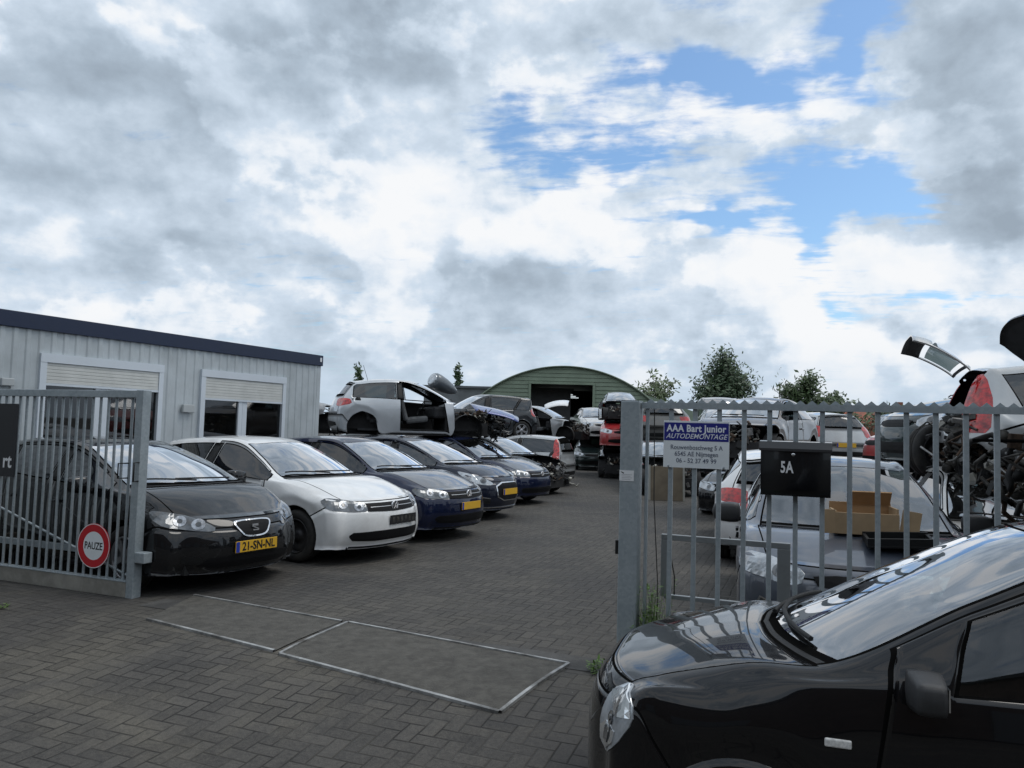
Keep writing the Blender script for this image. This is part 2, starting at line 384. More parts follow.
    for i, (c, e1, e2, e3, m_, side, bb) in enumerate(rows):
        nx = 2.0 if 8 <= i <= 14 else (2.4 if 5 <= i <= 7 else 3.0)
        for j, t in ((0, 0.), (1, .42), (2, .80), (3, 1.0)):
            fx = t**nx; fz = t**2.0
            net[i, j] = (c[0]+(e1[0]-c[0])*fx, e1[1]*t, c[1]+(e1[2]-c[1])*fz)
        e1 = np.array(e1); e2 = np.array(e2); e3 = np.array(e3)
        n = np.array([e1[0]-net[i, 2, 0], e1[1], 0.0])
        out = np.array([0.6 if i < 5 else (-.6 if i > 15 else 0), 1, 0.25 if 5 <= i <= 14 else 0.0]); out /= np.linalg.norm(out)
        net[i, 4] = (e1+e2)/2+out*bb
        net[i, 5] = e2
        full = W
        for j, f in ((6, .38), (7, .75)):
            q = e2*(1-f)+e3*f
            # the flank stands out between the belt and the sill
            arch = i <= 7 or i >= 13
            tgt = full*(1.0 if j == 6 else .995)
            q[1] = q[1]*.15+tgt*.85 if not (i < 4 or i > 16) else max(q[1], .975*full)
            net[i, j] = q
        net[i, 8] = e3
    return net

def hermite(K, Y, x):
    """non-uniform cubic Hermite through Y at knots K, value at x (vectorised on the trailing axes)"""
    n = len(K); x = min(max(x, K[0]), K[-1]); i = min(int(np.searchsorted(K, x, 'right'))-1, n-2); i = max(i, 0)
    h = K[i+1]-K[i]; u = (x-K[i])/h
    def tan(j):
        if j == 0: return (Y[1]-Y[0])/(K[1]-K[0])
        if j == n-1: return (Y[-1]-Y[-2])/(K[-1]-K[-2])
        a = K[j]-K[j-1]; b = K[j+1]-K[j]
        return (b*(Y[j]-Y[j-1])/a+a*(Y[j+1]-Y[j])/b)/(a+b)
    m0, m1 = tan(i)*h, tan(i+1)*h
    return (2*u**3-3*u**2+1)*Y[i]+(u**3-2*u**2+u)*m0+(-2*u**3+3*u**2)*Y[i+1]+(u**3-u**2)*m1

class Shell:
    def __init__(s, P):
        s.P = P; s.net = car_net(P); n = s.net
        d = np.linalg.norm(n[1:]-n[:-1], axis=2); s.KS = np.concatenate([[0], np.cumsum(np.maximum(d[:, (0, 3, 5, 8)].mean(1), .06))])
        e = np.linalg.norm(n[:, 1:]-n[:, :-1], axis=2).mean(0); s.KT = np.concatenate([[0], np.cumsum(e)])
    def sk(s, i):       # row index (float) -> knot
        k = int(math.floor(i)); k = min(k, len(s.KS)-2); return s.KS[k]+(s.KS[k+1]-s.KS[k])*(i-k)
    def tk(s, j):
        k = min(int(math.floor(j)), 7); return s.KT[k]+(s.KT[k+1]-s.KT[k])*(j-k)
    def row(s, i): return hermite(s.KS, s.net, s.sk(i))
    def pt(s, i, j):
        sg = 1 if j >= 0 else -1
        Y = s.row(i); p = hermite(s.KT, Y, s.tk(abs(j))); return np.array([p[0], p[1]*sg, p[2]])
    def s_at(s, x, j=5, lo=8, hi=15):
        for _ in range(40):
            mid = (lo+hi)/2
            if s.pt(mid, j)[0] > x: lo = mid
            else: hi = mid
        return (lo+hi)/2

def chaikin(poly, n=1):
    for _ in range(n):
        q = []
        for i in range(len(poly)):
            a = poly[i]; b = poly[(i+1) % len(poly)]
            q += [tuple(.8*x+.2*y for x, y in zip(a, b)), tuple(.2*x+.8*y for x, y in zip(a, b))]
        poly = q
    return poly

def decal(bvh, poly, phi, m_, off=.004, maxe=.05, skirt=.012, inset_mat=None):
    """a lens, grille or badge with thickness, laid on the shell: outline of 3D points seen along the horizontal direction phi"""
    d = Vector((math.cos(phi), math.sin(phi), 0)); h = Vector((-math.sin(phi), math.cos(phi), 0))
    bm = bmesh.new()
    vs = [bm.verts.new((Vector(p).dot(h), 0, p[2])) for p in poly]
    f = bm.faces.new(vs); bmesh.ops.triangulate(bm, faces=[f])
    for _ in range(5):
        L = [e for e in bm.edges if e.calc_length() > maxe]
        if not L: break
        bmesh.ops.subdivide_edges(bm, edges=L, cuts=1); bmesh.ops.triangulate(bm, faces=bm.faces[:])
    for v in bm.verts:
        o = h*v.co.x+Vector((0, 0, v.co.z))+d*6
        hit, nn, _, _ = bvh.ray_cast(o, -d)
        if hit is None or (hit-o).length > 12:
            c = h*v.co.x+Vector((0, 0, v.co.z))+d*.5
            hit, nn, _, _ = bvh.find_nearest(c)
        if nn.dot(d) < 0: nn = -nn
        v.co = hit+(nn*.6+d*.4).normalized()*off
    be = [e for e in bm.edges if e.is_boundary]
    r = bmesh.ops.extrude_edge_only(bm, edges=be)
    for v in [g_ for g_ in r['geom'] if isinstance(g_, bmesh.types.BMVert)]: v.co -= d*skirt
    bmesh.ops.recalc_face_normals(bm, faces=bm.faces[:])
    ff = [f for f in bm.faces if f.normal.dot(d) > 0]
    if len(ff) < len(bm.faces)/2: pass
    me = bpy.data.meshes.new('decal'); bm.to_mesh(me); bm.free(); me.materials.append(m_)
    for p in me.polygons: p.use_smooth = False
    return me

def wheel_mesh(Rw, style, wid=.19, n=36):
    """tyre and rim as two meshes; axis is Y, outer face at +y"""
    t = MB(); w = wid/2; rr = Rw*.66
    t.lathe([(rr, -w*.85), (rr+.02, -w), (Rw-.035, -w*1.05), (Rw-.012, -w*.92), (Rw, -w*.6), (Rw, -w*.22), (Rw-.006, -w*.2), (Rw-.006, -w*.1), (Rw, -w*.08), (Rw, w*.08), (Rw-.006, w*.1), (Rw-.006, w*.2), (Rw, w*.22), (Rw, w*.6),
             (Rw-.012, w*.92), (Rw-.035, w*1.05), (rr+.02, w), (rr, w*.85)], RUBBER, n=n)
    r = MB(); mm = ALLOY if style != 'steel' else STEELRIM
    r.lathe([(rr+.002, -w*.8), (rr+.004, w*.9), (rr-.012, w*.92), (rr-.02, w*.7), (rr-.025, -w*.8)], mm, n=n)
    if style == 'steel':
        r.lathe([(rr-.02, w*.3), (rr*.72, w*.45), (rr*.55, w*.2), (rr*.3, w*.25), (rr*.28, w*.5), (.02, w*.5), (0.001, w*.5)], mm, n=n)
    elif style == 'cap':
        r.lathe([(rr-.015, w*.75), (rr*.8, w*.95), (rr*.4, w*.9), (rr*.2, w*1.0), (.001, w*1.0)], mm, n=n)
        for k in range(9):
            a = 2*PI*k/9; M = Matrix.Rotation(a, 4, 'Y'); r.box((rr*.45, w*.93, -.012), (rr*.85, w*.98, .012), BLACKP, M)
    else:
        r.lathe([(rr-.02, w*.1), (rr*.5, w*.0), (.001, w*.0)], METD, n=n)
        r.lathe([(.075, w*.3), (.07, w*.75), (.03, w*.8), (.001, w*.8)], mm, n=16)
        k_ = 5
        for k in range(k_):
            a = 2*PI*k/k_+.3
            for s_ in (-1, 1):
                M = Matrix.Rotation(a+s_*.14, 4, 'Y'); r.box((.05, w*.45, -.016), (rr-.012, w*.78, .016), mm, M)
    return t.mesh('tyre'), r.mesh('rim')
_wm = {}
def add_wheel(parent, x, y, Rw, style, wid=.19, steer=0.0, rimcol=None):
    k = (Rw, style, wid)
    if k not in _wm: _wm[k] = wheel_mesh(Rw, style, wid)
    t = link('wheel', _wm[k][0], parent, (x, y, Rw), (0, random.uniform(0, 1)*0, (PI if y < 0 else 0)+steer))
    link('rim', _wm[k][1], t); return t

def clutter(a, b, n, seed=1, mats=None, rmin=.02, f=2.2):
    """a tangle of engine and chassis pieces inside a box, one mesh"""
    rnd = random.Random(seed); mats = mats or [METD, METD, DARK, MET, BLACKP, RUST, PRIMER]
    o = MB(); A = Vector(a); D = Vector(b)-A
    P = lambda: Vector((A.x+D.x*rnd.random(), A.y+D.y*rnd.random(), A.z+D.z*rnd.random()))
    for i in range(int(n*f)):
        c = P(); k = rnd.random(); m_ = rnd.choice(mats)
        M = Matrix.Translation(c) @ Matrix.Rotation(rnd.uniform(-.6, .6), 4, 'X') @ Matrix.Rotation(rnd.uniform(-.6, .6), 4, 'Z') @ Matrix.Rotation(rnd.uniform(-.4, .4), 4, 'Y')
        if k < .32:
            s_ = Vector([rnd.uniform(.015, .075) for _ in range(3)]); o.box(-s_, s_, m_, M, bev=.006)
        elif k < .58:
            r = rnd.uniform(.02, .06); h = rnd.uniform(.02, .08)
            vs = MB().lathe([(.001, -h), (r*.5, -h), (r, -h*.8), (r, h*.2), (r*.8, h*.3), (r*.8, h), (.001, h)], m_, n=14); o.add([M @ Vector(v) for v in vs.v], vs.f, m_, True)
        else:
            p = [c]; 
            for _ in range(4): p.append(p[-1]+Vector((rnd.uniform(-.12, .12), rnd.uniform(-.14, .14), rnd.uniform(-.12, .10))))
            o.tube(p, rnd.uniform(.008, .025), m_, n=6)
    return o

def interior(P, seats=True):
    """cabin: floor, dashboard, seats, steering wheel, door cards"""
    o = MB(); W = P['W']; cw = P['cwx']; rf = P['rfx']
    o.box((-P['WB']-.1, -W+.16, .26), (-.35, W-.16, .31), CABIN)
    o.box((cw-.62, -W+.17, .58), (cw-.30, W-.17, P['cwz']-.13), CABIN, bev=.06)
    o.box((cw-.33, -W+.2, .3), (cw-.28, W-.2, P['cwz']-.12), CABIN)
    for sx, n in ((rf-.30, 2), (min(rf-1.15, -1.85), 2)):
        for y in (-.37, .37):
            M = Matrix.Translation((sx, y, .55)) @ Matrix.Rotation(R(8), 4, 'Y').inverted()
            o.box((-.05, -.25, -.12), (.48, .25, .03), CABING, M, bev=.05)
            M = Matrix.Translation((sx-.02, y, .56)) @ Matrix.Rotation(R(-16), 4, 'Y')
            o.box((-.10, -.24, -.05), (.03, .24, .55), CABING, M, bev=.05)
            o.box((-.07, -.13, .59), (.02, .13, .76), CABING, M, bev=.04)
            o.tube([M @ Vector((-.02, -.05, .5)), M @ Vector((-.02, -.05, .62))], .008, MET, n=5)
            o.tube([M @ Vector((-.02, .05, .5)), M @ Vector((-.02, .05, .62))], .008, MET, n=5)
    c = Vector((cw-.72, .37, P['cwz']-.17)); u = Vector((.42, 0, .9)).normalized(); v = Vector((0, 1, 0))
    ring = [c+(u*math.cos(a)+v*math.sin(a))*.185 for a in [2*PI*k/20 for k in range(21)]]
    o.tube(ring, .014, BLACKP, n=6, caps=False); o.tube([c, c+Vector((.3, 0, -.13))], .03, BLACKP); o.tube([ring[5], ring[15]], .014, BLACKP, n=5)
    return o

def underbody(P):
    o = MB(); W = P['W']; Rw, Ra, WB = P['Rw'], P['Ra'], P['WB']
    o.box((-WB-Ra-.04, -W+.27, .17), (Ra+.05, W-.27, .30), DARK)
    o.box((-WB+Ra+.01, -W+.05, .18), (-Ra-.01, W-.05, .27), DARK)
    o.box((-WB-P['RO']+.14, -W+.2, .20), (-WB-Ra+.05, W-.2, .5), DARK)
    o.box((Ra-.06, -W+.25, .19), (P['FO']-.24, W-.25, .5), DARK)
    for x in (0, -WB):
        for s_ in (1, -1):
            y0 = s_*(W*.97); y1 = s_*(W-.27); prof = []
            pts = [(x+Ra*1.015*math.cos(a), Rw+Ra*1.015*math.sin(a)) for a in [R(-25)+R(230)*k/18 for k in range(19)]]
            vs = [(a, y0, b) for a, b in pts]+[(a, y1, b) for a, b in pts]
            n = len(pts); o.add(vs, [(i, i+1, n+i+1, n+i) for i in range(n-1)], DARK, True)
            o.add([(a, y1, b) for a, b in pts]+[(x, y1, Rw-.1)], [tuple([i, i+1, n]) for i in range(n-1)], DARK)
    return o

def build_car(name, loc, yaw, P, pm, label, cat='car', group=None, skip=(), front='golf', wheels='alloy', wheel_set=(0, 1, 2, 3), ds=.10, scale=1.0, plate=None, rear='std',
              cut_front=None, cut_rear=None, tilt=(0, 0), mirrors=(1, -1), sideglass=GLASS, wglass=GLASSW, extra=None, mirror_mat=None, handles=True, openers=None, bumper_mat=None, cabin=True, hood_mat=None, fine=False, drop_window=(), keep_bonnet=False):
    root = empty(name, loc, yaw, label, cat, group, scale)
    root.rotation_euler = (tilt[0], tilt[1], yaw)
    P = {**HATCH, **P}
    sh = Shell(P)
    sx = lambda x, j=5: sh.s_at(x, j)
    dA = sh.s_at(P.get('dA', -.50), 6.5, 7, 12)
    bp = sx(P['bp']); bpw = .06/abs(sh.pt(12, 5)[0]-sh.pt(11, 5)[0])*1.0
    # panels: (s0,s1,t0,t1,name,material,both sides)
    pn = []
    GL = sideglass
    ws0, ws1 = RI['cw']+.10, RI['rf']-.10
    pn.append((ws0, ws1, -2.80, 2.80, 'windscreen', wglass, 0))
    rg0, rg1 = RI['rr']+.22, RI['t1']-.10
    pn.append((rg0, rg1, -2.62, 2.62, 'rear_window', GL, 0))
    pn.append((RI['n0']+.12, RI['cw']-.10, -2.93, 2.93, 'bonnet', hood_mat or pm, 0))
    pn.append((RI['rr']+.06, P.get('tg_end', RI['t3']-.15), -2.88, 2.88, 'tailgate', pm, 0))
    pn.append((RI['cw']-.07, RI['cw']+.07, -2.80, 2.80, 'cowl_panel', BLACKP, 0))
    pn.append((0, RI['b3']+.30, -8, 8, 'front_bumper', bumper_mat or pm, 0))
    pn.append((RI['t3']-.05, RI['t5'], -8, 8, 'rear_bumper', bumper_mat or pm, 0))
    qe = P.get('qe', RI['rr']+.15)
    w0 = P.get('w0', RI['cw']+.30)
    tw0, tw1 = 3.30, 4.86
    for sd in (1, -1):
        if P['doors'] == 3:
            wins = [(w0, bp-bpw, 'side_window'), (bp+bpw, qe, 'quarter_window')]
            doors = [(dA, bp)]
        else:
            bp2 = sx(P.get('bp2', -2.30)); wins = [(w0, bp-bpw, 'side_window'), (bp+bpw, bp2-bpw*.6, 'side_window')]
            if P.get('q3', True): wins.append((bp2+bpw*.6, qe, 'quarter_window'))
            doors = [(dA, bp), (bp, bp2+.0)]
        for a, b, n in wins: pn.append((a, b, tw0, tw1, n, GL, sd))
        if P.get('bpillar', True):
            for b_p in ([bp] if P['doors'] == 3 else [bp, bp2]): pn.append((b_p-bpw*.75, b_p+bpw*.75, tw0, tw1, 'pillar_trim', BLACKP, sd))
        for k, (a, b) in enumerate(doors):
            pn.append((a, b, 3.12, 7.65, 'door', pm, sd))
    # grid lines
    SL = {0.0, float(len(ROWN)-1)}; TL = {0.0, 8.0}
    from functools import lru_cache
    eps_s = lambda s_: .008/max(np.linalg.norm(sh.pt(min(s_+.5, 19), 5.5)-sh.pt(max(s_-.5, 0), 5.5))/1.0, .03)
    tl = lambda t: .008/max(np.linalg.norm(sh.pt(10.5, min(t+.3, 8))-sh.pt(10.5, max(t-.3, 0)))/.6, .05)
    eps_s = lru_cache(None)(eps_s); tl = lru_cache(None)(tl)
    for (a, b, c, d, n, mm, sd) in pn:
        for q in (a, b):
            if 0 < q < 19: SL |= {q-eps_s(q), q+eps_s(q)}
        for q in (c, d):
            q = abs(q)
            if 0 < q < 8: TL |= {q-tl(q), q+tl(q)}
    for k in (cut_front, cut_rear):
        if k: SL.add(float(k))
    def fill(L, length, d):
        L = sorted(L); M_ = [L[0]]
        for q in L[1:]:
            if q-M_[-1] > 1e-4: M_.append(q)
        out = [M_[0]]
        for a, b in zip(M_[:-1], M_[1:]):
            n = max(1, int(math.ceil(length(a, b)/d)))
            out += [a+(b-a)*k/n for k in range(1, n+1)]
        return out
    sl = fill(SL, lambda a, b: max(np.linalg.norm(sh.pt(b, j)-sh.pt(a, j)) for j in (0, 3, 5, 7)), ds)
    tl_ = fill(TL, lambda a, b: max(np.linalg.norm(sh.pt(i, b)-sh.pt(i, a)) for i in (2, 8, 11.5, 16)), ds*.8)
    tf = [-t for t in tl_[::-1]]+tl_[1:]
    V = np.zeros((len(sl), len(tf), 3))
    kt = [sh.tk(abs(t)) for t in tf]
    for i, s_ in enumerate(sl):
        Y = sh.row(s_)
        half = {}
        for j, t in enumerate(tf):
            k = abs(t)
            if k not in half: half[k] = hermite(sh.KT, Y, kt[j])
            p = half[k]; V[i, j] = (p[0], p[1]*(1 if t >= 0 else -1), p[2])
    V[:, tf.index(0.0), 1] = 0
    ni, nj = len(sl), len(tf)
    allf = [(i*nj+j, (i+1)*nj+j, (i+1)*nj+j+1, i*nj+j+1) for i in range(ni-1) for j in range(nj-1)]
    flat = [Vector(p) for p in V.reshape(-1, 3)]
    bvh = BVHTree.FromPolygons(flat, allf)
    groups = {}
    order = {'pillar_trim': .5, 'windscreen': 0, 'rear_window': 0, 'side_window': 0, 'quarter_window': 0}
    pn.sort(key=lambda p: order.get(p[4], 1))
    for i in range(ni-1):
        sm_ = (sl[i]+sl[i+1])/2
        if cut_rear and sm_ > cut_rear: continue
        for j in range(nj-1):
            tm = (tf[j]+tf[j+1])/2; key = None
            if cut_front and sm_ < cut_front and not (keep_bonnet and abs(tm) < 2.93 and sm_ > RI['n0']): continue
            for k, (a, b, c, d, n, mm, sd) in enumerate(pn):
                if sd: t_ = tm*sd
                else: t_ = tm
                if t_ < 0 and sd: continue
                es, et = eps_s(a)*1.5, tl(abs(d))*1.5
                ea, eb = eps_s(a), eps_s(b); ec, ed = tl(abs(c)), tl(abs(d))
                if a-ea*1.01 < sm_ < b+eb*1.01 and c-ec*1.01 < t_ < d+ed*1.01:
                    inside = (a+ea*.99 < sm_ < b-eb*.99 or (a <= 0 and sm_ < b-eb) or (b >= 19 and sm_ > a+ea)) and (c+ec*.99 < t_ < d-ed*.99 or abs(c) >= 8 and c < 0 or (c+ec < t_ and d >= 8))
                    if (a <= 0 and sm_ >= b-eb*.99) or (b >= 19 and sm_ <= a+ea*.99): inside = False
                    if inside: key = (n, k); break
                    else:
                        key = ('gap', -1); break
            if key is None: key = ('body', 0)
            groups.setdefault(key, []).append((i, j))
    objs = {}
    bodyf = groups.get(('body', 0), []); gapf = groups.get(('gap', -1), [])
    def mk(nm, faces, mm, xf=None, par=None, gapfaces=(), th=.018):
        used = {}; vs = []; fs = []; mi = []
        for q, FF in ((0, faces), (1, gapfaces)):
            for (i, j) in FF:
                f = []
                for a in (i*nj+j, (i+1)*nj+j, (i+1)*nj+j+1, i*nj+j+1):
                    if a not in used: used[a] = len(vs); vs.append(flat[a] if xf is None else xf @ flat[a])
                    f.append(used[a])
                fs.append(f); mi.append(q)
        me = bpy.data.meshes.new(nm); me.from_pydata(vs, [], fs)
        me.materials.append(mm)
        if q or gapfaces: me.materials.append(GAP)
        me.materials.append(CABIN) if th else None
        me.polygons.foreach_set('material_index', mi); me.polygons.foreach_set('use_smooth', [True]*len(fs)); me.update()
        bm = bmesh.new(); bm.from_mesh(me); bmesh.ops.recalc_face_normals(bm, faces=bm.faces[:])
        # outward check
        c = sum((f.calc_center_median() for f in bm.faces), Vector())/max(1, len(bm.faces))
        sc_ = sum(f.normal.dot(f.calc_center_median()-Vector((-P['WB']/2, 0, .6)))*f.calc_area() for f in bm.faces) if xf is None else 1
        if sc_ < 0: bmesh.ops.reverse_faces(bm, faces=bm.faces[:])
        if th:
            # real sheet thickness: an inner skin and a rim round every opening
            bm.verts.index_update(); fs0 = bm.faces[:]; nrm = {v: v.normal.copy() for v in bm.verts}
            inner = {v: bm.verts.new(v.co-nrm[v]*th) for v in list(bm.verts)}
            cm = len(me.materials)-1
            for f in fs0:
                nf = bm.faces.new([inner[v] for v in reversed(f.verts)]); nf.material_index = cm; nf.smooth = True
            for e_ in [e_ for e_ in bm.edges if e_.is_boundary and e_.verts[0] in inner and e_.verts[1] in inner]:
                a, b = e_.verts; lf = e_.link_faces[0]
                nf = bm.faces.new([a, b, inner[b], inner[a]]); nf.material_index = lf.material_index; nf.smooth = False
        bm.to_mesh(me); bm.free()
        return link(nm, me, par or root)
    if True:
        body = mk('body', bodyf, pm, gapfaces=gapf); objs['body'] = body
    for (n, k), faces in groups.items():
        if n in ('body', 'gap'): continue
        a, b, c, d, _, mm, sd = pn[k]
        ps = {1: 'left', -1: 'right', 0: ''}[sd]
        if n in skip or (n+'_'+ps) in skip: continue
        if n in ('side_window', 'quarter_window') and ('windows' in skip or ('window_'+ps) in skip or n in drop_window): continue
        xf = None
        if openers and n in openers:
            piv, ang = openers[n]; xf = Matrix.Translation(piv) @ Matrix.Rotation(ang, 4, 'Y') @ Matrix.Translation(-Vector(piv))
        if openers and n == 'rear_window' and 'tailgate' in openers:
            piv, ang = openers['tailgate']; xf = Matrix.Translation(piv) @ Matrix.Rotation(ang, 4, 'Y') @ Matrix.Translation(-Vector(piv))
        isg = order.get(n, 1) == 0
        o = mk(n, faces, mm, xf=xf, th=0 if isg else .016)
        objs.setdefault(n, []).append(o)
    # glass sub-part of its door: parent the panes to the doors beside them
    if cabin:
        link('interior', interior(P).mesh('interior'), root)
    if 'underbody' not in skip: link('underbody', underbody(P).mesh('underbody'), root)
    yw = P['W']-.115+P.get('track', 0)
    if wheels:
        for k, (x, s_) in enumerate(((0, 1), (0, -1), (-P['WB'], 1), (-P['WB'], -1))):
            if k in wheel_set: add_wheel(root, x, s_*yw, P['Rw'], wheels, steer=P.get('steer', 0) if k < 2 else 0)
            elif ('hub', k) not in skip:
                hb = MB(); hb.lathe([(.001, .02), (.06, .02), (.07, 0), (.13, 0), (.13, -.02), (.04, -.03), (.04, -.2)], METD, n=20)
                link('brake_disc', hb.mesh('brake_disc'), root, (x, s_*(yw-.02), P['Rw']), (0, 0, PI if s_ < 0 else 0))
    hinges = {'root': root, 'sh': sh, 'bvh': bvh, 'P': P, 'objs': objs, 'pm': pm}
    # door handles and mirrors
    if handles:
        for o in objs.get('door', []):
            xs = [v.co.x for v in o.data.vertices if v.co.z < P['bz0']]; sd = 1 if o.data.vertices[0].co.y > 0 else -1
            xr = min(xs)+.13 if xs else -1.3
            hit, nn, _, _ = bvh.ray_cast(Vector((xr, sd*3, P['bz0']-.13)), Vector((0, -sd, 0)))
            if hit:
                b_ = MB(); b_.box((-.09, -.012, -.016), (.09, .014, .016), mirror_mat or pm, bev=.008)
                link('handle', b_.mesh('handle'), o, hit+Vector((0, sd*.022, 0)))
    for sd in mirrors:
        my = P['bz0']+.04
        bx = sh.pt(P.get('ms', 9.0), 4.8)
        mb = MB(); bm = bmesh.new(); bmesh.ops.create_cube(bm, size=1)
        bmesh.ops.subdivide_edges(bm, edges=bm.edges[:], cuts=4, use_grid_fill=True)
        for v in bm.verts:
            q = v.co*2; sp = q.normalized()*(1.15) if q.length > 0 else q
            u = q.lerp(sp, P.get('mround', .55)); v.co = Vector((u.x*.075*(1-.15*u.y), u.y*.115, u.z*.082*(1-.12*u.y)))
        bm.verts.index_update(); M_ = Matrix.Translation((0, sd*.02, 0)) @ (Matrix.Scale(-1, 4, (0, 1, 0)) if sd < 0 else Matrix.Identity(4))
        mb.add([M_ @ v.co for v in bm.verts], [[v.index for v in f.verts] for f in bm.faces], MIRP if mirror_mat else pm, True); bm.free()
        mb.box((-.02, -sd*.14 if sd > 0 else .02, -.07), (.035, -.02 if sd > 0 else .14, -.035), BLACKP)
        msc = P.get('mscale', 1.0)
        mo = mb.obj('mirror', root, loc=(bx[0]+.02, sd*(abs(bx[1])+.135*msc), P['bz0']+.075*msc)); mo.scale = (msc,)*3
        gl = MB(); gl.box((-.079, -.085, -.05), (-.072, .085, .05), CHROME); go = gl.obj('mirror_glass', mo)
    # wipers
    if 'wipers' not in skip and 'windscreen' not in skip:
        b_ = MB()
        for y0, y1 in ((.45, -.25), (-.05, -.62)):
            pts = []
            for q in range(7):
                f = q/6; y = y0+(y1-y0)*f; s_ = RI['cw']+.10+.10*math.sin(f*PI*.6)
                t_ = abs(y)/(P['W']*.8)*3*.93; p = sh.pt(s_+.02, min(t_, 2.75)); hit = Vector((p[0], y, p[2]+.0))
                hit, nn, _, _ = bvh.find_nearest(hit); nn = nn if nn.z > 0 else -nn
                pts.append(hit+nn*.025)
            b_.tube(pts, P.get('wiper', .009), BLACKP, n=5)
        b_.obj('wiper', root)
    if front: FRONTS[front](hinges, skip)
    if rear: rear_lights(hinges, rear, skip)
    if plate:
        for (txt, where) in plate: add_plate(hinges, txt, where)
    if extra: extra(hinges)
    if cut_front:
        c_ = clutter((.05, -.55, .28), (P['FO']-.18, .55, .78), 46, seed=len(name)+int(loc[0]*10)); c_.obj('engine', root)
    return hinges

def put(h, name, poly, phi, m_, both=True, parent=None, smooth=0, **kw):
    out = []
    if smooth: poly = chaikin(poly, smooth)
    for sd in ((1, -1) if both else (1,)):
        pl = [(x, y*sd, z) for x, y, z in poly]
        me = decal(h['bvh'], pl, phi*sd, m_, **{k: v for k, v in kw.items() if k != '_in'}); me.name = name
        out.append(link(name, me, (parent[0 if sd > 0 else 1] if isinstance(parent, list) else parent) or h['root']))
    if name == 'bulb' and len(poly) > 8 and not kw.get('_in'):
        c = [sum(p[k] for p in poly)/len(poly) for k in range(3)]
        inner = [tuple(c[k]+(p[k]-c[k])*.42 for k in range(3)) for p in poly]
        kw2 = dict(kw); kw2['off'] = kw.get('off', .01)+.004; kw2['_in'] = 1
        put(h, 'bulb_lens', inner, phi, BULB, both=both, parent=parent, **kw2)
    return out
def circ(x, y, z, r, n=14, ax=None, kx=0.0):
    return [(x-kx*math.cos(2*PI*k/n)*r, y+math.cos(2*PI*k/n)*r, z+math.sin(2*PI*k/n)*r) for k in range(n)]
def front_at(h, y, z):
    hit, nn, _, _ = h['bvh'].ray_cast(Vector((5, y, z)), Vector((-1, 0, 0))); return hit, nn

def add_plate(h, txt, where):
    P = h['P']; w, ht = .26, .055
    if where[0] == 'front': x0 = max(front_at(h, yy, where[1])[0].x for yy in (0, .15))+.014; rot = 0
    else:
        hit = h['bvh'].ray_cast(Vector((-8, 0, where[1])), Vector((1, 0, 0)))[0]; x0 = hit.x-.014; rot = PI
    e = MB(); e.box((-.006, -w, -ht), (.004, w, ht), PLATEY if txt is not None else INK, bev=.003)
    o = e.obj('number_plate', h['root'], loc=(x0, where[2] if len(where) > 2 else 0, where[1]), rot=(0, 0, rot))
    if txt is not None:
        b = MB(); b.box((.0045, -w+.004, -ht+.004), (.0058, -w+.046, ht-.004), PLATEB); b.obj('plate_band', o)
        if txt:
            text('plate_text', txt, .115, INK, o, (.0052, .022, -.002), (PI/2, 0, PI/2), bold=.0025, align='CENTER', sx=.86)
    else:
        b = MB()
        for k in range(6): b.box((.0042, -w+.04+k*.08, -ht+.02), (.0056, -w+.085+k*.08, ht-.02), METD)
        b.obj('plate_screw', o)
    return o

def vw_badge(h, z, r=.062):
    hit, _ = front_at(h, 0, z); b = MB(); x = hit.x+.022
    b.lathe([(r, -.012), (r, .004), (r*.84, .006), (r*.82, -.006), (.001, -.006)], BADGE, axis='X', c=(x, 0, z), n=24)
    def st(pts, w=.007):
        b.tube([(x+.004, y*r, z+q*r) for y, q in pts], w, BADGE, n=5)
    st([(-.42, .72), (0, -.02), (.42, .72)]); st([(-.78, .35), (-.36, -.68), (0, .06), (.36, -.68), (.78, .35)])
    b.obj('badge', h['root'], fix=False)

def F_golf(h, skip):
    P = h['P']; FO = P['FO']; z = P['hz']
    if 'headlight' not in skip:
        hl = put(h, 'headlight', [(FO-.12, .43, z-.01), (FO-.3, .62, z+.035), (FO-.46, .80, z+.06), (FO-.52, .84, z+.02), (FO-.40, .82, z-.075), (FO-.2, .62, z-.105), (FO-.08, .44, z-.10)], R(38), LAMP, smooth=1)
        put(h, 'bulb', circ(FO-.15, .54, z-.045, .047, kx=.8), R(38), LAMPC, parent=hl, off=.010)
        put(h, 'bulb', circ(FO-.29, .675, z-.02, .045, kx=.8), R(38), LAMPC, parent=hl, off=.010)
    put(h, 'grille', [(FO, -.44, z-.01), (FO, .44, z-.01), (FO, .44, z-.10), (FO, 0, z-.115), (FO, -.44, z-.10)], 0, MESHB, both=False, off=.008)
    g2 = put(h, 'grille_bar', [(FO, -.40, z-.052), (FO, .40, z-.052), (FO, .40, z-.057), (FO, -.40, z-.057)], 0, BADGE, both=False, off=.013)
    if P.get('badge', True): vw_badge(h, z-.052)
    put(h, 'air_intake', [(FO, -.60, .40), (FO, .60, .40), (FO, .66, .35), (FO, .60, .28), (FO, -.60, .28), (FO, -.66, .35)], 0, MESHB, both=False, off=.006, smooth=1)
    put(h, 'bumper_lip', [(FO, -.62, .225), (FO, .62, .225), (FO, .62, .205), (FO, -.62, .205)], 0, BLACKP, both=False, off=.012)
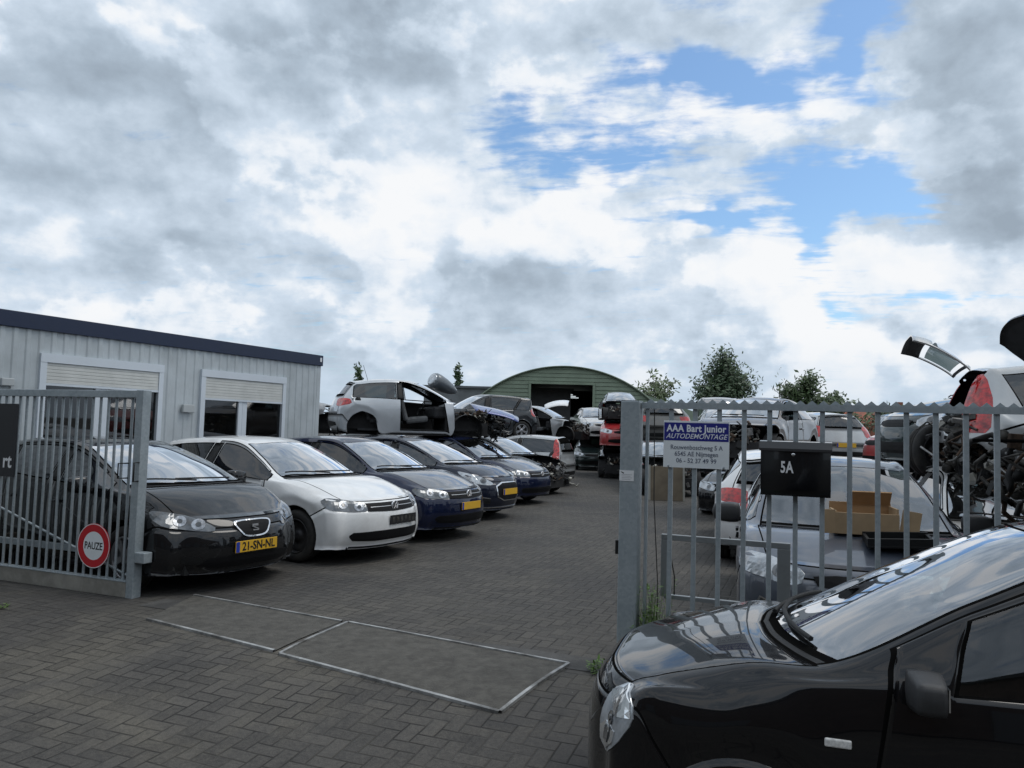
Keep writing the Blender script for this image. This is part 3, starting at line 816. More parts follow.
def F_leon(h, skip):
    P = h['P']; FO = P['FO']; z = P['hz']
    hl = put(h, 'headlight', [(FO-.12, .40, z-.055), (FO-.25, .60, z+.045), (FO-.42, .75, z+.085), (FO-.54, .84, z+.095), (FO-.50, .85, z+.03), (FO-.35, .80, z-.05), (FO-.2, .62, z-.085), (FO-.08, .44, z-.10)], R(38), LAMP, smooth=1)
    put(h, 'bulb', circ(FO-.17, .56, z-.03, .05, kx=.8), R(38), LAMPC, parent=hl, off=.010)
    put(h, 'bulb', circ(FO-.29, .68, z-.0, .048, kx=.8), R(38), LAMPC, parent=hl, off=.010)
    put(h, 'grille_ring', [(FO, -.20, z-.01), (FO, .20, z-.01), (FO, .235, z-.04), (FO, .15, z-.155), (FO, .08, z-.175), (FO, -.08, z-.175), (FO, -.15, z-.155), (FO, -.235, z-.04)], 0, CHROME, both=False, off=.010, smooth=2)
    put(h, 'grille', [(FO, -.18, z-.023), (FO, .18, z-.023), (FO, .212, z-.045), (FO, .135, z-.143), (FO, .07, z-.161), (FO, -.07, z-.161), (FO, -.135, z-.143), (FO, -.212, z-.045)], 0, MESHB, both=False, off=.0135, smooth=2)
    hit, _ = front_at(h, 0, z-.09); x = hit.x+.022
    b = MB()
    s_ = .040
    for poly in ([(-1, .9), (.75, .9), (.75, .45), (-.5, .45), (-1, .25)], [(1, -.9), (-.75, -.9), (-.75, -.45), (.5, -.45), (1, -.25)], [(-1, .25), (-.5, .3), (1, -.25), (.5, -.3)]):
        b.prism([(y*s_, z-.088+q*s_) for y, q in poly], x-.006, x+.004, BADGE, plane='YZ')
    b.obj('badge', h['root'])
    put(h, 'air_intake', [(FO, -.48, .365), (FO, .48, .365), (FO, .58, .25), (FO, -.58, .25)], 0, MESHB, both=False, off=.006, smooth=1)
    put(h, 'fog_lamp', [(FO-.05, .56, .36), (FO-.2, .70, .38), (FO-.2, .70, .30), (FO-.05, .57, .29)], R(30), BLACKP, off=.006, smooth=1)
def F_lion(h, skip):
    P = h['P']; FO = P['FO']; z = P['hz']
    hl = put(h, 'headlight', [(FO-.10, .44, z-.085), (FO-.22, .58, z+.01), (FO-.42, .74, z+.075), (FO-.62, .84, z+.12), (FO-.56, .85, z+.05), (FO-.38, .82, z-.06), (FO-.2, .64, z-.12), (FO-.08, .48, z-.125)], R(38), LAMPW, smooth=1)
    put(h, 'bulb', circ(FO-.2, .60, z-.045, .045, kx=.8), R(38), LAMP, parent=hl, off=.010)
    put(h, 'grille_ring', [(FO, -.40, z-.07), (FO, .40, z-.07), (FO, .36, .36), (FO, -.36, .36)], 0, CHROME, both=False, off=.007, smooth=1)
    put(h, 'grille', [(FO, -.375, z-.09), (FO, .375, z-.09), (FO, .335, .375), (FO, -.335, .375)], 0, MESHB, both=False, off=.012, smooth=1)
    put(h, 'fog_lamp', [(FO-.05, .54, .40), (FO-.25, .76, .44), (FO-.25, .76, .36), (FO-.05, .54, .30)], R(30), BLACKP, off=.006, smooth=1)
    put(h, 'fog_trim', [(FO-.05, .54, .415), (FO-.25, .76, .455), (FO-.25, .76, .44), (FO-.05, .54, .40)], R(30), CHROME, off=.010)
    put(h, 'bumper_lip', [(FO, -.60, .25), (FO, .60, .25), (FO, .60, .235), (FO, -.60, .235)], 0, CHROME, both=False, off=.010)
def F_plain(h, skip):
    P = h['P']; FO = P['FO']; z = P['hz']
    if 'headlight' not in skip:
        hl = put(h, 'headlight', [(FO-.12, .42, z-.02), (FO-.3, .62, z+.04), (FO-.50, .80, z+.06), (FO-.46, .84, z-.05), (FO-.2, .62, z-.12), (FO-.08, .46, z-.12)], R(38), LAMPW, smooth=1)
        put(h, 'bulb', circ(FO-.2, .60, z-.04, .045, kx=.8), R(38), LAMP, parent=hl, off=.010)
    put(h, 'grille', [(FO, -.38, z-.03), (FO, .38, z-.03), (FO, .34, z-.12), (FO, -.34, z-.12)], 0, MESHB, both=False, off=.008, smooth=1)
    put(h, 'air_intake', [(FO, -.55, .42), (FO, .55, .42), (FO, .58, .28), (FO, -.58, .28)], 0, MESHB, both=False, off=.006, smooth=1)
FRONTS = dict(golf=F_golf, leon=F_leon, lion=F_lion, plain=F_plain)

def rear_lights(h, style, skip):
    P = h['P']; B = -(P['WB']+P['RO']); tz = P['tbz']
    if 'tail_light' in skip: return
    if style == 'std':
        put(h, 'tail_light', [(B+.08, .50, .98), (B+.25, .70, .99), (B+.38, .80, .97), (B+.40, .86, .86), (B+.2, .74, .80), (B+.08, .55, .80)], PI-R(38), REDL, smooth=1)
    elif style == 'tall':       # lamps that climb the pillars
        put(h, 'tail_light', [(B+.14, .64, P['rrz']-.06), (B+.25, .68, P['rrz']-.06), (B+.40, .80, .92), (B+.34, .86, .74), (B+.20, .78, .74), (B+.14, .72, .95)], PI-R(45), REDL, smooth=1)
    elif style == 'mid':
        put(h, 'tail_light', [(B+.10, .60, 1.06), (B+.25, .72, 1.12), (B+.42, .82, 1.04), (B+.40, .88, .86), (B+.2, .78, .80), (B+.08, .64, .82)], PI-R(42), REDL, smooth=1)
    if 'rear_bumper' not in skip:
        hit = h['bvh'].ray_cast(Vector((-8, 0, .42)), Vector((1, 0, 0)))[0]
        put(h, 'bumper_insert', [(B, -.6, .46), (B, .6, .46), (B, .62, .34), (B, -.62, .34)], PI, BLACKP, both=False, off=.006, smooth=1)
# ------------------------------------------------------------ ground
LA = R(-21.5)                                   # direction of the fence line
P0 = Vector((0.88, 5.57, 0)); LD = Vector((.9304, -.3665, 0)); LN = Vector((.3665, .9304, 0))
def L(a, off, z=0.0): return P0+LD*a+LN*off+Vector((0, 0, z))
def gz(p):                                      # the road falls gently away from the gate
    o = (Vector((p[0], p[1], 0))-P0).dot(LN)
    t = min(1, max(0, (-o-.35)/2.2)); return -.15*t*t*(3-2*t)
def paver_mat():
    M_ = bpy.data.materials.new('concrete_pavers'); M_.use_nodes = True
    t = M_.node_tree; b = t.nodes['Principled BSDF']; q = NB(t)
    oc = q.n('ShaderNodeTexCoord').outputs['Object']
    rot = q.n('ShaderNodeVectorRotate', rotation_type='Z_AXIS'); q.link(oc, rot.inputs[0]); rot.inputs['Angle'].default_value = R(21.5+0)
    wn = q.n('ShaderNodeTexNoise'); wn.inputs['Scale'].default_value = 1.2; wn.inputs['Detail'].default_value = 3; q.link(oc, wn.inputs['Vector'])
    wv = q.vmath('ADD', rot.outputs[0], q.vmath('SCALE', q.vmath('SUBTRACT', wn.outputs['Color'], (.5, .5, .5)), scale=.05))
    x, y, _ = q.sep(q.vmath('SCALE', wv, scale=1/.100))
    fl = lambda v: q.math('FLOOR', v)
    i, j = fl(x), fl(y); fx, fy = q.math('SUBTRACT', x, i), q.math('SUBTRACT', y, j)
    m4 = q.math('FLOORED_MODULO', q.math('SUBTRACT', i, j), 4.0)
    eq = lambda v: q.math('COMPARE', m4, float(v), .1)
    e0, e1, e2, e3 = eq(0), eq(1), eq(2), eq(3)
    big = lambda f, e: q.math('ADD', f, q.math('MULTIPLY', e, 2.0))
    dl = big(fx, e1); dr = big(q.math('SUBTRACT', 1.0, fx), e0)
    db = big(fy, e2); dt = big(q.math('SUBTRACT', 1.0, fy), e3)
    d = q.math('MINIMUM', q.math('MINIMUM', dl, dr), q.math('MINIMUM', db, dt))
    bi = q.math('SUBTRACT', i, e1); bj = q.math('SUBTRACT', j, e2)
    wnz = q.n('ShaderNodeTexWhiteNoise'); wnz.noise_dimensions = '3D'; q.link(q.comb(bi, bj, 0.0), wnz.inputs['Vector'])
    rv = wnz.outputs['Value']
    fine = q.noise(oc, 150, 3, .75); grit = q.noise(oc, 34, 6, .85); mid = q.noise(oc, 1.3, 8, .62, .4); bigd = q.noise(oc, .33, 6, .6)
    k = q.math('ADD', q.math('MULTIPLY', rv, .22), q.math('MULTIPLY', mid, .55)); k = q.math('ADD', k, q.math('MULTIPLY', q.math('SUBTRACT', fine, .5), 1.3))
    k = q.math('ADD', k, q.math('MULTIPLY', q.math('SUBTRACT', grit, .5), 1.5))
    c = q.mix(q.mr(k, .05, .85, smooth=False), (.036, .034, .032), (.130, .121, .108))
    ry = q.sep(rot.outputs[0])[1]
    # brown street dust lies in patches, the driving lane is rubbed dark
    pat = q.mr(q.noise(oc, .55, 5, .6, .5), .47, .62)
    near = q.mr(q.math('ADD', ry, q.math('MULTIPLY', mid, .8)), 6.9, 5.6, .22, 1.0)
    brn = q.mix(q.mr(k, .05, .85, smooth=False), (.056, .051, .043), (.175, .160, .132))
    c = q.mix(q.math('MULTIPLY', q.math('MULTIPLY', pat, near), .9), c, brn)
    stain = q.mr(bigd, .46, .60, 0.0, .45); c = q.mix(stain, c, (.036, .036, .038))
    oil = q.mr(q.noise(oc, .9, 5, .65, 1.2), .60, .70, 0.0, .6); c = q.mix(oil, c, (.020, .020, .021))
    spk = q.mr(q.noise(oc, 30, 2, .5), .79, .81, 0.0, .5); c = q.mix(spk, c, (.26, .25, .23))
    js = q.math('MULTIPLY', q.mr(q.math('SUBTRACT', d, q.math('MULTIPLY', q.math('SUBTRACT', grit, .5), .16)), .02, .075, 1.0, 0.0), q.mr(q.noise(oc, 2.7, 4, .65), .36, .60, .12, 1.0))
    c = q.mix(q.math('MULTIPLY', js, .9), c, q.mix(q.mr(q.noise(oc, .9, 5, .6), .5, .65), (.012, .011, .010), (.050, .046, .037)))
    q.link(c, b.inputs['Base Color']); q.link(q.mr(k, .2, 1.0, .78, .92), b.inputs['Roughness'])
    b.inputs['Specular IOR Level'].default_value = .35
    h = q.math('ADD', q.mr(d, .0, .11, 0.0, 1.0), q.math('MULTIPLY', grit, 1.1)); h = q.math('ADD', h, q.math('MULTIPLY', rv, .45))
    bm = q.n('ShaderNodeBump'); bm.inputs['Strength'].default_value = .75; bm.inputs['Distance'].default_value = .009
    q.link(h, bm.inputs['Height']); q.link(bm.outputs[0], b.inputs['Normal'])
    return M_
PAV = paver_mat()
def sheet(name, a0, a1, o0, o1, z, m_, kind='structure', na=1, no=1):
    mb = MB(); vs = []; 
    for i in range(na+1):
        for j in range(no+1):
            p = L(a0+(a1-a0)*i/na, o0+(o1-o0)*j/no); vs.append((p.x, p.y, gz(p)+z))
    mb.add(vs, [(i*(no+1)+j, (i+1)*(no+1)+j, (i+1)*(no+1)+j+1, i*(no+1)+j+1) for i in range(na) for j in range(no)], m_, True)
    o = mb.obj(name); o['kind'] = kind
    return o
gm = MB(); offs = [-700, -60, -20, -8, -4, -2.6]+[-2.6+.15*k for k in range(1, 18)]+[1, 8, 60, 900]
vs = []; al = (-900, -60, -12, -6, -3, 0, 3, 8, 60, 900)
for a in al:
    for o_ in offs: p = L(a, o_); vs.append((p.x, p.y, gz(p)))
n_ = len(offs); gm.add(vs, [(i*n_+j, (i+1)*n_+j, (i+1)*n_+j+1, i*n_+j+1) for i in range(len(al)-1) for j in range(n_-1)], PAV, True)
go = gm.obj('ground'); go['kind'] = 'structure'

CONC = mat('cover_concrete', (.085, .080, .070), .85, var=.22, vscale=12, bump=1.0, bscale=70, dirt=.55, dirtcol=(.055, .053, .05))
CONCD = mat('dark_concrete', (.075, .073, .07), .9, var=.4, vscale=2.5, bump=.6, bscale=70)
STEELW = mat('worn_steel', (.34, .345, .34), .5, .4, var=.5, vscale=5, dirt=.95, dirtcol=(.07, .065, .06))
def quad_plate(name, c, z, m_, frame, label, cat, group):
    root = empty(name, (0, 0, 0), 0, label, cat, group)
    mb = MB(); n = 8; vs = []
    for i in range(n+1):
        for j in range(n+1):
            u, v = i/n, j/n
            x = (1-u)*(1-v)*c[0][0]+u*(1-v)*c[1][0]+u*v*c[2][0]+(1-u)*v*c[3][0]; y = (1-u)*(1-v)*c[0][1]+u*(1-v)*c[1][1]+u*v*c[2][1]+(1-u)*v*c[3][1]
            vs.append((x, y, gz((x, y))+z))
    mb.add(vs, [(i*(n+1)+j, (i+1)*(n+1)+j, (i+1)*(n+1)+j+1, i*(n+1)+j+1) for i in range(n) for j in range(n)], m_, True)
    mb.obj('cover_plate', root)
    if frame:
        f = MB(); w = .015
        for k in frame:
            a = Vector((*c[k], 0)); b = Vector((*c[(k+1) % 4], 0)); d = (b-a).normalized(); nn = Vector((-d.y, d.x, 0))
            N = 10
            vs = []
            for q in range(N+1):
                p = a.lerp(b, q/N)
                for off, h in ((-w, -.02), (-w, .006), (w*.6, .006), (w*.6, -.02)):
                    pp = p+nn*off; vs.append((pp.x, pp.y, gz(pp)+z+h+.004))
            f.add(vs, [(q*4+r, (q+1)*4+r, (q+1)*4+(r+1) % 4, q*4+(r+1) % 4) for q in range(N) for r in range(4)], STEELW)
        f.obj('steel_edge', root)
    return root
quad_plate('cover_slab', [(-1.64, 5.70), (-.02, 4.74), (.46, 5.60), (-1.33, 6.58)], .008, CONC, (0, 1, 2, 3), 'brown concrete cover slab in a shiny steel frame, in the middle of the entrance', 'ground cover', 'concrete slabs set in the paving of the entrance')
quad_plate('cover_slab', [(-3.00, 6.52), (-1.70, 5.76), (-1.39, 6.60), (-2.98, 7.42)], .008, CONC, (0, 2), 'worn concrete slab with thin steel edges, beside the end post of the barred gate', 'ground cover', 'concrete slabs set in the paving of the entrance')
sheet('gutter_strip', -4.4, -.1, -.22, .10, .004, CONCD, na=20, no=2)

# ------------------------------------------------------------ portable office building
def container():
    n = Vector((.4494, .8934, 0)); ang = math.atan2(n.y, n.x)
    # local x runs along the long wall towards the far corner (x=0), local -y faces the cars
    root = empty('portable_office', (-3.83, 15.2, 0), ang, 'long light grey corrugated site office with a navy roof band and two shuttered windows', 'site office')
    WALL = mat('cladding_grey', (.48, .525, .55), .5, .15, var=.10, vscale=2.0, dirt=.22, dirtcol=(.20, .23, .23))
    NAVY = mat('navy_fascia', (.006, .016, .050), .4, dirt=.1, dirtcol=(.03, .04, .05))
    WF = mat('window_white', (.62, .68, .74), .4, dirt=.12, dirtcol=(.4, .42, .42))
    SHUT = mat('shutter_cream', (.60, .615, .595), .5, var=.05, vscale=5, dirt=.2, dirtcol=(.3, .32, .3))
    T = 3.03; Fz = 2.82; X0 = -12.2
    wins = [(-5.56, -3.66, .95, 2.52), (-2.90, -.97, .95, 2.52)]
    def corr(x):        # trapezoid flutes, uneven pitch
        k = x/.17; f = k-math.floor(k); w = .013
        return -w if .12 < f < .42 else (0 if f > .54 or f < .0 else (-w*(f/.12) if f <= .12 else -w*(1-(f-.42)/.12)))
    xs = [X0]
    k = math.floor(X0/.17)
    while k*.17 < 0:
        for f in (0, .12, .42, .54):
            x = (k+f)*.17
            if X0 < x < 0: xs.append(x)
        k += 1
    xs += [0.0]+[w[0] for w in wins]+[w[1] for w in wins]; xs = sorted(set(round(x, 4) for x in xs))
    mb = MB()
    def strip(x0, x1, z0, z1):
        y0, y1 = corr(x0+1e-5), corr(x1-1e-5); mb.add([(x0, y0, z0), (x1, y1, z0), (x1, y1, z1), (x0, y0, z1)], [(0, 1, 2, 3)], WALL)
    for a, b in zip(xs[:-1], xs[1:]):
        w = [w for w in wins if w[0] <= a+1e-6 and b <= w[1]+1e-6]
        if w: strip(a, b, .22, w[0][2]); strip(a, b, w[0][3], Fz)
        else: strip(a, b, .22, Fz)
    mb.obj('wall', root, fix=False)
    e = MB()   # end walls, back, floor and corner posts
    e.box((X0, .06, .2), (0-.003, 2.9, Fz-.005), WALL); e.box((-.09, -.012, .1), (.01, .10, Fz+.01), WALL); e.box((X0, -.02, .08), (0, .08, .22), mat('skirt_dark', (.04, .045, .05), .7))
    e.obj('end_wall', root)
    # the box is opaque: a dark sheet behind each pane paints the unlit room
    f = MB(); f.box((X0-.05, -.045, Fz), (.035, 2.95, T), NAVY, bev=.008); fo = f.obj('roof_band', root)
    s = MB(); s.box((-.06, -.05, 2.90), (-.01, -.044, 2.98), mat('reflector_white', (.75, .78, .8), .3)); s.obj('corner_plate', fo)
    for (x0, x1, z0, z1), sb, red in ((wins[0], 2.12, True), (wins[1], 2.05, False)):
        fr = MB(); d0, d1 = -.045, .05
        fr.box((x0-.02, d0, z1-.12), (x1+.012, d1, z1+.0), WF); fr.box((x0-.02, d0+.003, z0), (x0+.07, d1, z1-.122), WF); fr.box((x1-.07, d0+.003, z0), (x1+.01, d1, z1-.122), WF)
        fr.box((x0-.02, d0-.02, z0-.05), (x1+.02, d1, z0), WF)
        xm = x0+(x1-x0)*.475
        fr.box((xm-.10, d0+.025, z0+.002), (xm-.012, d1, sb), WF); fr.box((xm+.0, d0+.032, z0+.002), (xm+.10, d1, sb), WF)
        w_ = fr.obj('window', root)
        sh_ = MB(); z = sb
        while z < z1-.135:
            zt = min(z+.047, z1-.125); sh_.box((x0+.072, -.028, z+.004), (x1-.072, .0, zt), SHUT, bev=.003); z += .047
        sh_.box((x0+.071, -.02, sb), (x1-.071, .01, z1-.126), SHUT); sh_.box((x0+.072, -.034, sb-.03), (x1-.072, .004, sb+.002), WF)
        sh_.obj('shutter', w_)
        gp = MB(); gp.box((x0+.072, .012, z0), (xm-.1, .016, sb), GLASSD); gp.box((xm+.10, .013, z0), (x1-.072, .017, sb), GLASSD); gp.obj('pane', w_)
        inn = MB(); inn.box((x0+.01, .055, z0), (x1-.01, .058, z1-.16), mat('room_shade', (.02, .022, .024), .8, var=.8, vscale=2.5))  # the room's shade is put into this sheet's colour
        if red:
            inn.box((xm+.25, .035, z0+.1), (x1-.3, .05, sb-.12), mat('red_poster', (.30, .02, .02), .6, var=.4, vscale=3)); inn.box((xm+.42, .03, z0+.5), (xm+.62, .034, z0+.75), WHITEP)  # flat red panel with a small white one behind the pane
        inn.obj('dark_room_sheet', w_)
    for (x, z, w, h) in ((-3.17, 1.86, .22, .13), (-6.0, 2.10, .16, .10)):
        b = MB(); b.box((x-w/2, -.075, z-h/2), (x+w/2, -.023, z+h/2), mat('lamp_housing', (.42, .45, .46), .4), bev=.01); b.obj('wall_box', root)
container()

# ------------------------------------------------------------ arched hangar
def hangar():
    root = empty('arched_hangar', (3.35, 48, 0), R(-3), 'green arched corrugated hangar with a wide dark doorway', 'hangar')
    GR = mat('hangar_green', (.20, .255, .185), .6, var=.14, vscale=.8, dirt=.2, dirtcol=(.13, .17, .13)); GRL = mat('hangar_roof', (.20, .25, .19), .6, var=.15, vscale=.5)
    hw, top = 7.2, 5.66; RA = 8.03
    def z(x): return top-(RA-math.sqrt(RA*RA-x*x))
    d0, d1, dz = -2.15, 1.72, 4.55
    g_ = MB(); N = 56; xs = sorted(set([-hw+2*hw*k/N for k in range(N+1)]+[d0, d1]))
    rows_ = 22
    for a, b in zip(xs[:-1], xs[1:]):
        z0 = dz if (a >= d0-1e-6 and b <= d1+1e-6) else 0.0
        # sheets lap horizontally: a small step each 0.25 m
        zz_ = z0
        while True:
            nz = min(math.floor(zz_/.25+1.0001)*.25, 99)
            za, zb = min(nz, z(a)), min(nz, z(b))
            if za <= zz_ and zb <= zz_: break
            lo_a, lo_b = min(zz_, z(a)), min(zz_, z(b))
            g_.add([(a, -.05, lo_a), (b, -.05, lo_b), (b, -.0, zb), (a, -.0, za)], [(0, 1, 2, 3)], GR)
            zz_ = nz
            if zz_ > 6: break
    g_.obj('gable_wall', root, fix=False)
    r = MB(); vs = []; 
    for yy_ in (-.25, 30):
        for x in xs: vs.append((x*1.012, yy_, z(x)+.06))
    for yy_ in (-.25, 30):
        for x in xs: vs.append((x*1.0, yy_, z(x)-.0))
    n = len(xs); r.add(vs, [(i, i+1, n+i+1, n+i) for i in range(n-1)]+[(2*n+i, 3*n+i, 3*n+i+1, 2*n+i+1) for i in range(n-1)]+[(i, 2*n+i, 2*n+i+1, i+1) for i in range(n-1)], GRL, True)
    r.obj('roof', root)
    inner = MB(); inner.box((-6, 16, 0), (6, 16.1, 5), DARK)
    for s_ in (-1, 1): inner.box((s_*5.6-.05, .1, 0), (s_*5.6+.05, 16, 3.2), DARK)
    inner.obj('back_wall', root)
    t = MB(); t.box((d0-.14, -.12, 0), (d0, -.02, dz), GR); t.box((d1, -.12, 0), (d1+.14, -.02, dz), GR); t.box((d0-.14, -.13, dz), (d1+.14, -.03, dz+.16), GR); t.obj('door_frame', root)
    an = MB(); an.prism([(4.2, 0), (9.6, 0), (9.6, 2.6), (4.2, 4.35)], .5, 24, GRL); an.obj('side_annex', root)
    li = mat('hangar_lamp', (.8, .8, .8), emit=((.85, .95, 1.0), .7))
    for k, (x, y) in enumerate(((.05, 6.0), (.35, 8), (.65, 10.5), (.95, 13))):
        b = MB(); b.box((x-.35, y-.06, 4.25-.0*k), (x+.35, y+.06, 4.31), li); b.obj('ceiling_lamp', root)
hangar()
# low grey shed left of the hangar
sd = MB(); sd.box((-3.5, 0, 0), (6.5, 5, 4.35), mat('shed_grey', (.16, .17, .18), .7, var=.2, vscale=1)); sd.box((-3.7, -.2, 4.35), (6.7, 5.2, 4.5), mat('shed_roof', (.10, .11, .12), .7))
tag(sd.obj('shed', None, loc=(-2.5, 52, 0), rot=(0, 0, R(-3))), 'low grey flat roofed shed left of the green hangar', 'shed')

# ------------------------------------------------------------ trees and far houses
BARK = mat('bark', (.055, .045, .035), .9, var=.3)
def leafm(n, c): 
    M_ = mat('leaves_'+n, c, .6, var=.45, vscale=1.4); M_.node_tree.nodes['Principled BSDF'].inputs['Subsurface Weight'].default_value = 0
    return M_
LEAF = [leafm('a', (.062, .098, .038)), leafm('b', (.052, .088, .042)), leafm('c', (.10, .135, .062))]
def tree(x, y, h, w, label, shape='round', n=2600, lm=0, seed=3, leaf=.16, trunk=.12, z0=.25, group='trees beyond the yard', cat='tree'):
    rnd = random.Random(seed); root = empty('tree', (x, y, 0), 0, label, cat, group)
    t = MB(); t.tube([(0, 0, 0), (.05, 0, h*.4), (0, .05, h*.85)], trunk, BARK, n=7, rs=[trunk, trunk*.7, trunk*.2])
    br = []
    for k in range(26):
        f = rnd.uniform(z0, .93); a = rnd.uniform(0, 2*PI)
        if shape == 'cone': rad = w/2*(1.08-f)*rnd.uniform(.6, 1.15)*1.25; rise = rad*rnd.uniform(.35, .8)
        elif shape == 'spread': rad = w/2*rnd.uniform(.45, 1.1)*(1-.45*abs(f-.6)); rise = rad*rnd.uniform(.3, 1.1)
        else: rad = w/2*math.sqrt(max(.08, 1-((f-.55)/.5)**2))*rnd.uniform(.6, 1.1); rise = rad*rnd.uniform(.1, .7)
        p0 = Vector((0, 0, h*f*.82)); p1 = p0+Vector((math.cos(a)*rad, math.sin(a)*rad, rise)); p1.z = min(p1.z, h*rnd.uniform(.93, 1.03)); mid = p0.lerp(p1, .5)+Vector((0, 0, .08*rad))
        t.tube([p0, mid, p1], trunk*.25, BARK, n=5, rs=[trunk*.3, trunk*.18, trunk*.04]); br.append((p0, mid, p1))
    for k in range(3): br.append((Vector((0, 0, h*.7)), Vector((.05*k, 0, h*.85)), Vector((rnd.uniform(-.2, .2), 0, h*rnd.uniform(.98, 1.06)))))
    t.obj('trunk', root, fix=False)
    if shape == 'cone':
        for k in range(34):
            a = rnd.uniform(0, 2*PI); rad = rnd.uniform(.1, w*.36); zt = h*(1.04-rad/w*.95)
            br.append((Vector((0, 0, h*.35)), Vector((math.cos(a)*rad*.7, math.sin(a)*rad*.7, zt*.7)), Vector((math.cos(a)*rad, math.sin(a)*rad, zt))))
    c = MB(); vs = []; fs = []
    for k in range(n):
        p0, m_, p1 = rnd.choice(br); f = rnd.uniform(.25, 1.0)**.7
        q = p0.lerp(m_, f*2) if f < .5 else m_.lerp(p1, f*2-1)
        q = q+Vector([rnd.gauss(0, 1) for _ in range(3)])*(w*.055)
        u = Vector([rnd.gauss(0, 1) for _ in range(3)]).normalized(); v = u.orthogonal().normalized(); s_ = leaf*rnd.uniform(.5, 1.4)
        b = len(vs); vs += [q-u*s_, q+v*s_*.45, q+u*s_, q-v*s_*.45]; fs.append((b, b+1, b+2, b+3))
    c.add(vs, fs, LEAF[lm]); c.obj('crown', root, fix=False)
    return root
tree(10.4, 56, 5.5, 4.8, 'sparse pale green tree beside the sloping end of the hangar roof', 'spread', 1500, 2, 5, .17, .09)
tree(8.4, 58, 4.9, 3.0, 'thin pale green sapling showing just above the hangar roof edge', 'spread', 700, 2, 15, .17, .07)
tree(15.0, 54, 7.4, 6.0, 'dense dark conical tree, tallest one on the skyline', 'cone', 9000, 1, 8, .15, .16, .12)
tree(18.9, 54, 6.5, 1.7, 'nearly bare thin brown tree between the conical tree and the bushy one', 'spread', 130, 2, 9, .12, .07)
tree(20.9, 54, 5.6, 6.0, 'bushy green tree with an uneven top right of the bare thin tree', 'round', 7000, 0, 12, .19, .14, .1)
tree(23.4, 55, 4.7, 4.2, 'low rounded green bush tree nearest the red tiled roof', 'round', 2600, 0, 13, .18, .12, .1)
tree(-12.5, 62, 6.4, 1.6, 'slim dark green tree top showing above the silver car body', 'cone', 700, 1, 21, .2, .1)
tree(-4.4, 62, 6.6, 1.5, 'slim dark green tree top showing behind the loose grey car wing', 'cone', 700, 1, 22, .2, .1)
for k, (x, y, h, w) in enumerate(((36, 70, 4.2, 7), (41, 72, 4.6, 6), (46, 74, 5.4, 5.5), (52, 74, 4.5, 8))):
    tree(x, y, h, w, ['low dark hedge tree right beside the red tiled roof', 'dark rounded tree in the far row, second from the red tiled roof', 'taller ragged tree in the far row beyond the red wreck', 'broad dark tree farthest along the far row'][k], 'round', 1600, 1, 30+k, .24, .1, .05)
def house(x, y, w, d, h, rz, label, col, roofc):
    root = empty('house', (x, y, 0), rz, label, 'house', 'houses beyond the yard')
    b = MB(); b.box((-w/2, -d/2, 0), (w/2, d/2, h), mat('brick_'+str(int(x)), col, .8, var=.2)); b.obj('wall', root)
    r = MB(); r.prism([(-w/2-.3, h), (w/2+.3, h), (0, h+w*.28)], -d/2-.2, d/2+.2, mat('tiles_'+str(int(x)), roofc, .8, var=.3, vscale=2)); ro = r.obj('roof', root)
    c = MB(); c.box((.6, -.3, h+.5), (1.1, .3, h+w*.28+.5), mat('chimney', (.25, .10, .06), .8)); c.obj('chimney', ro)
    f = MB(); f.box((-1.6, -d/2-.04, h-1.7), (-.5, -d/2-.002, h-.5), WHITEP); f.obj('window', root)
house(39.5, 86, 6.5, 9, 3.2, R(12), 'far red brick house end with a red tiled roof above the fence', (.30, .11, .07), (.26, .085, .05))
house(47, 92, 9, 8, 3.2, R(80), 'far house with a dark slate roof right of the red tiled one', (.22, .12, .09), (.09, .10, .12))

# ------------------------------------------------------------ fence, post, gate
def right_fence():
    root = empty('bar_fence', L(0, 0), LA, 'galvanised bar fence with a toothed top rail, running off from the sign', 'fence')
    r = MB(); r.box((.075, -.03, 1.855), (4.2, .03, 1.895), GALV); r.box((.075, -.032, 1.853), (4.2, -.026, 1.897), GALV)
    n = 0; x = .10
    while x < 4.15:
        r.prism([(x, 1.893), (x+.072, 1.893), (x+.036, 1.925)], -.004, .002, GALV); x += .0722
    r.obj('top_rail', root)
    b = MB(); b.box((.075, -.025, .20), (4.2, .025, .26), GALV); b.obj('bottom_rail', root)
    for x in [.115]+[.285+.1665*k for k in range(24)]:
        if x > 4.15: break
        m_ = MB(); w = .011 if x < .2 else .0155; m_.box((x-w, -.0155, .255), (x+w, .0155, 1.856), GALV, bev=.004); m_.obj('bar', root)
    p2 = MB(); p2.box((4.2, -.05, -.1), (4.3, .05, 1.92), GALV); p2.obj('end_post', root)
    wi = MB(); wi.tube([(.155, .04, 1.85), (.16, .05, 1.2), (.20, .03, .6), (.19, .05, .05)], .004, RUBBER, n=5); wi.obj('cable', root)
right_fence()
pr = empty('gate_post', L(0, 0), LA, 'thick square galvanised gate post carrying a small notice', 'post')
b = MB(); b.box((-.068, -.068, -.1), (.068, .068, 1.905), GALV, bev=.008); b.box((-.066, -.066, 1.9045), (.066, .066, 1.909), GALV); b.obj('post', pr)
b = MB(); b.box((-.078, -.064, -.1), (.078, .078, .115), mat('footing', (.20, .19, .175), .9, var=.3)); b.obj('footing', pr)
b = MB(); b.box((-.10, -.03, .80), (-.068, .03, .90), BLACKP, bev=.005); b.obj('latch', pr)
nr = empty('notice', L(-.016, -.0695, 1.368), LA, 'small white notice stuck on the thick gate post', 'notice')
b = MB(); b.box((-.052, -.0015, -.038), (.052, .0, .038), WHITEP); b.obj('sheet', nr)
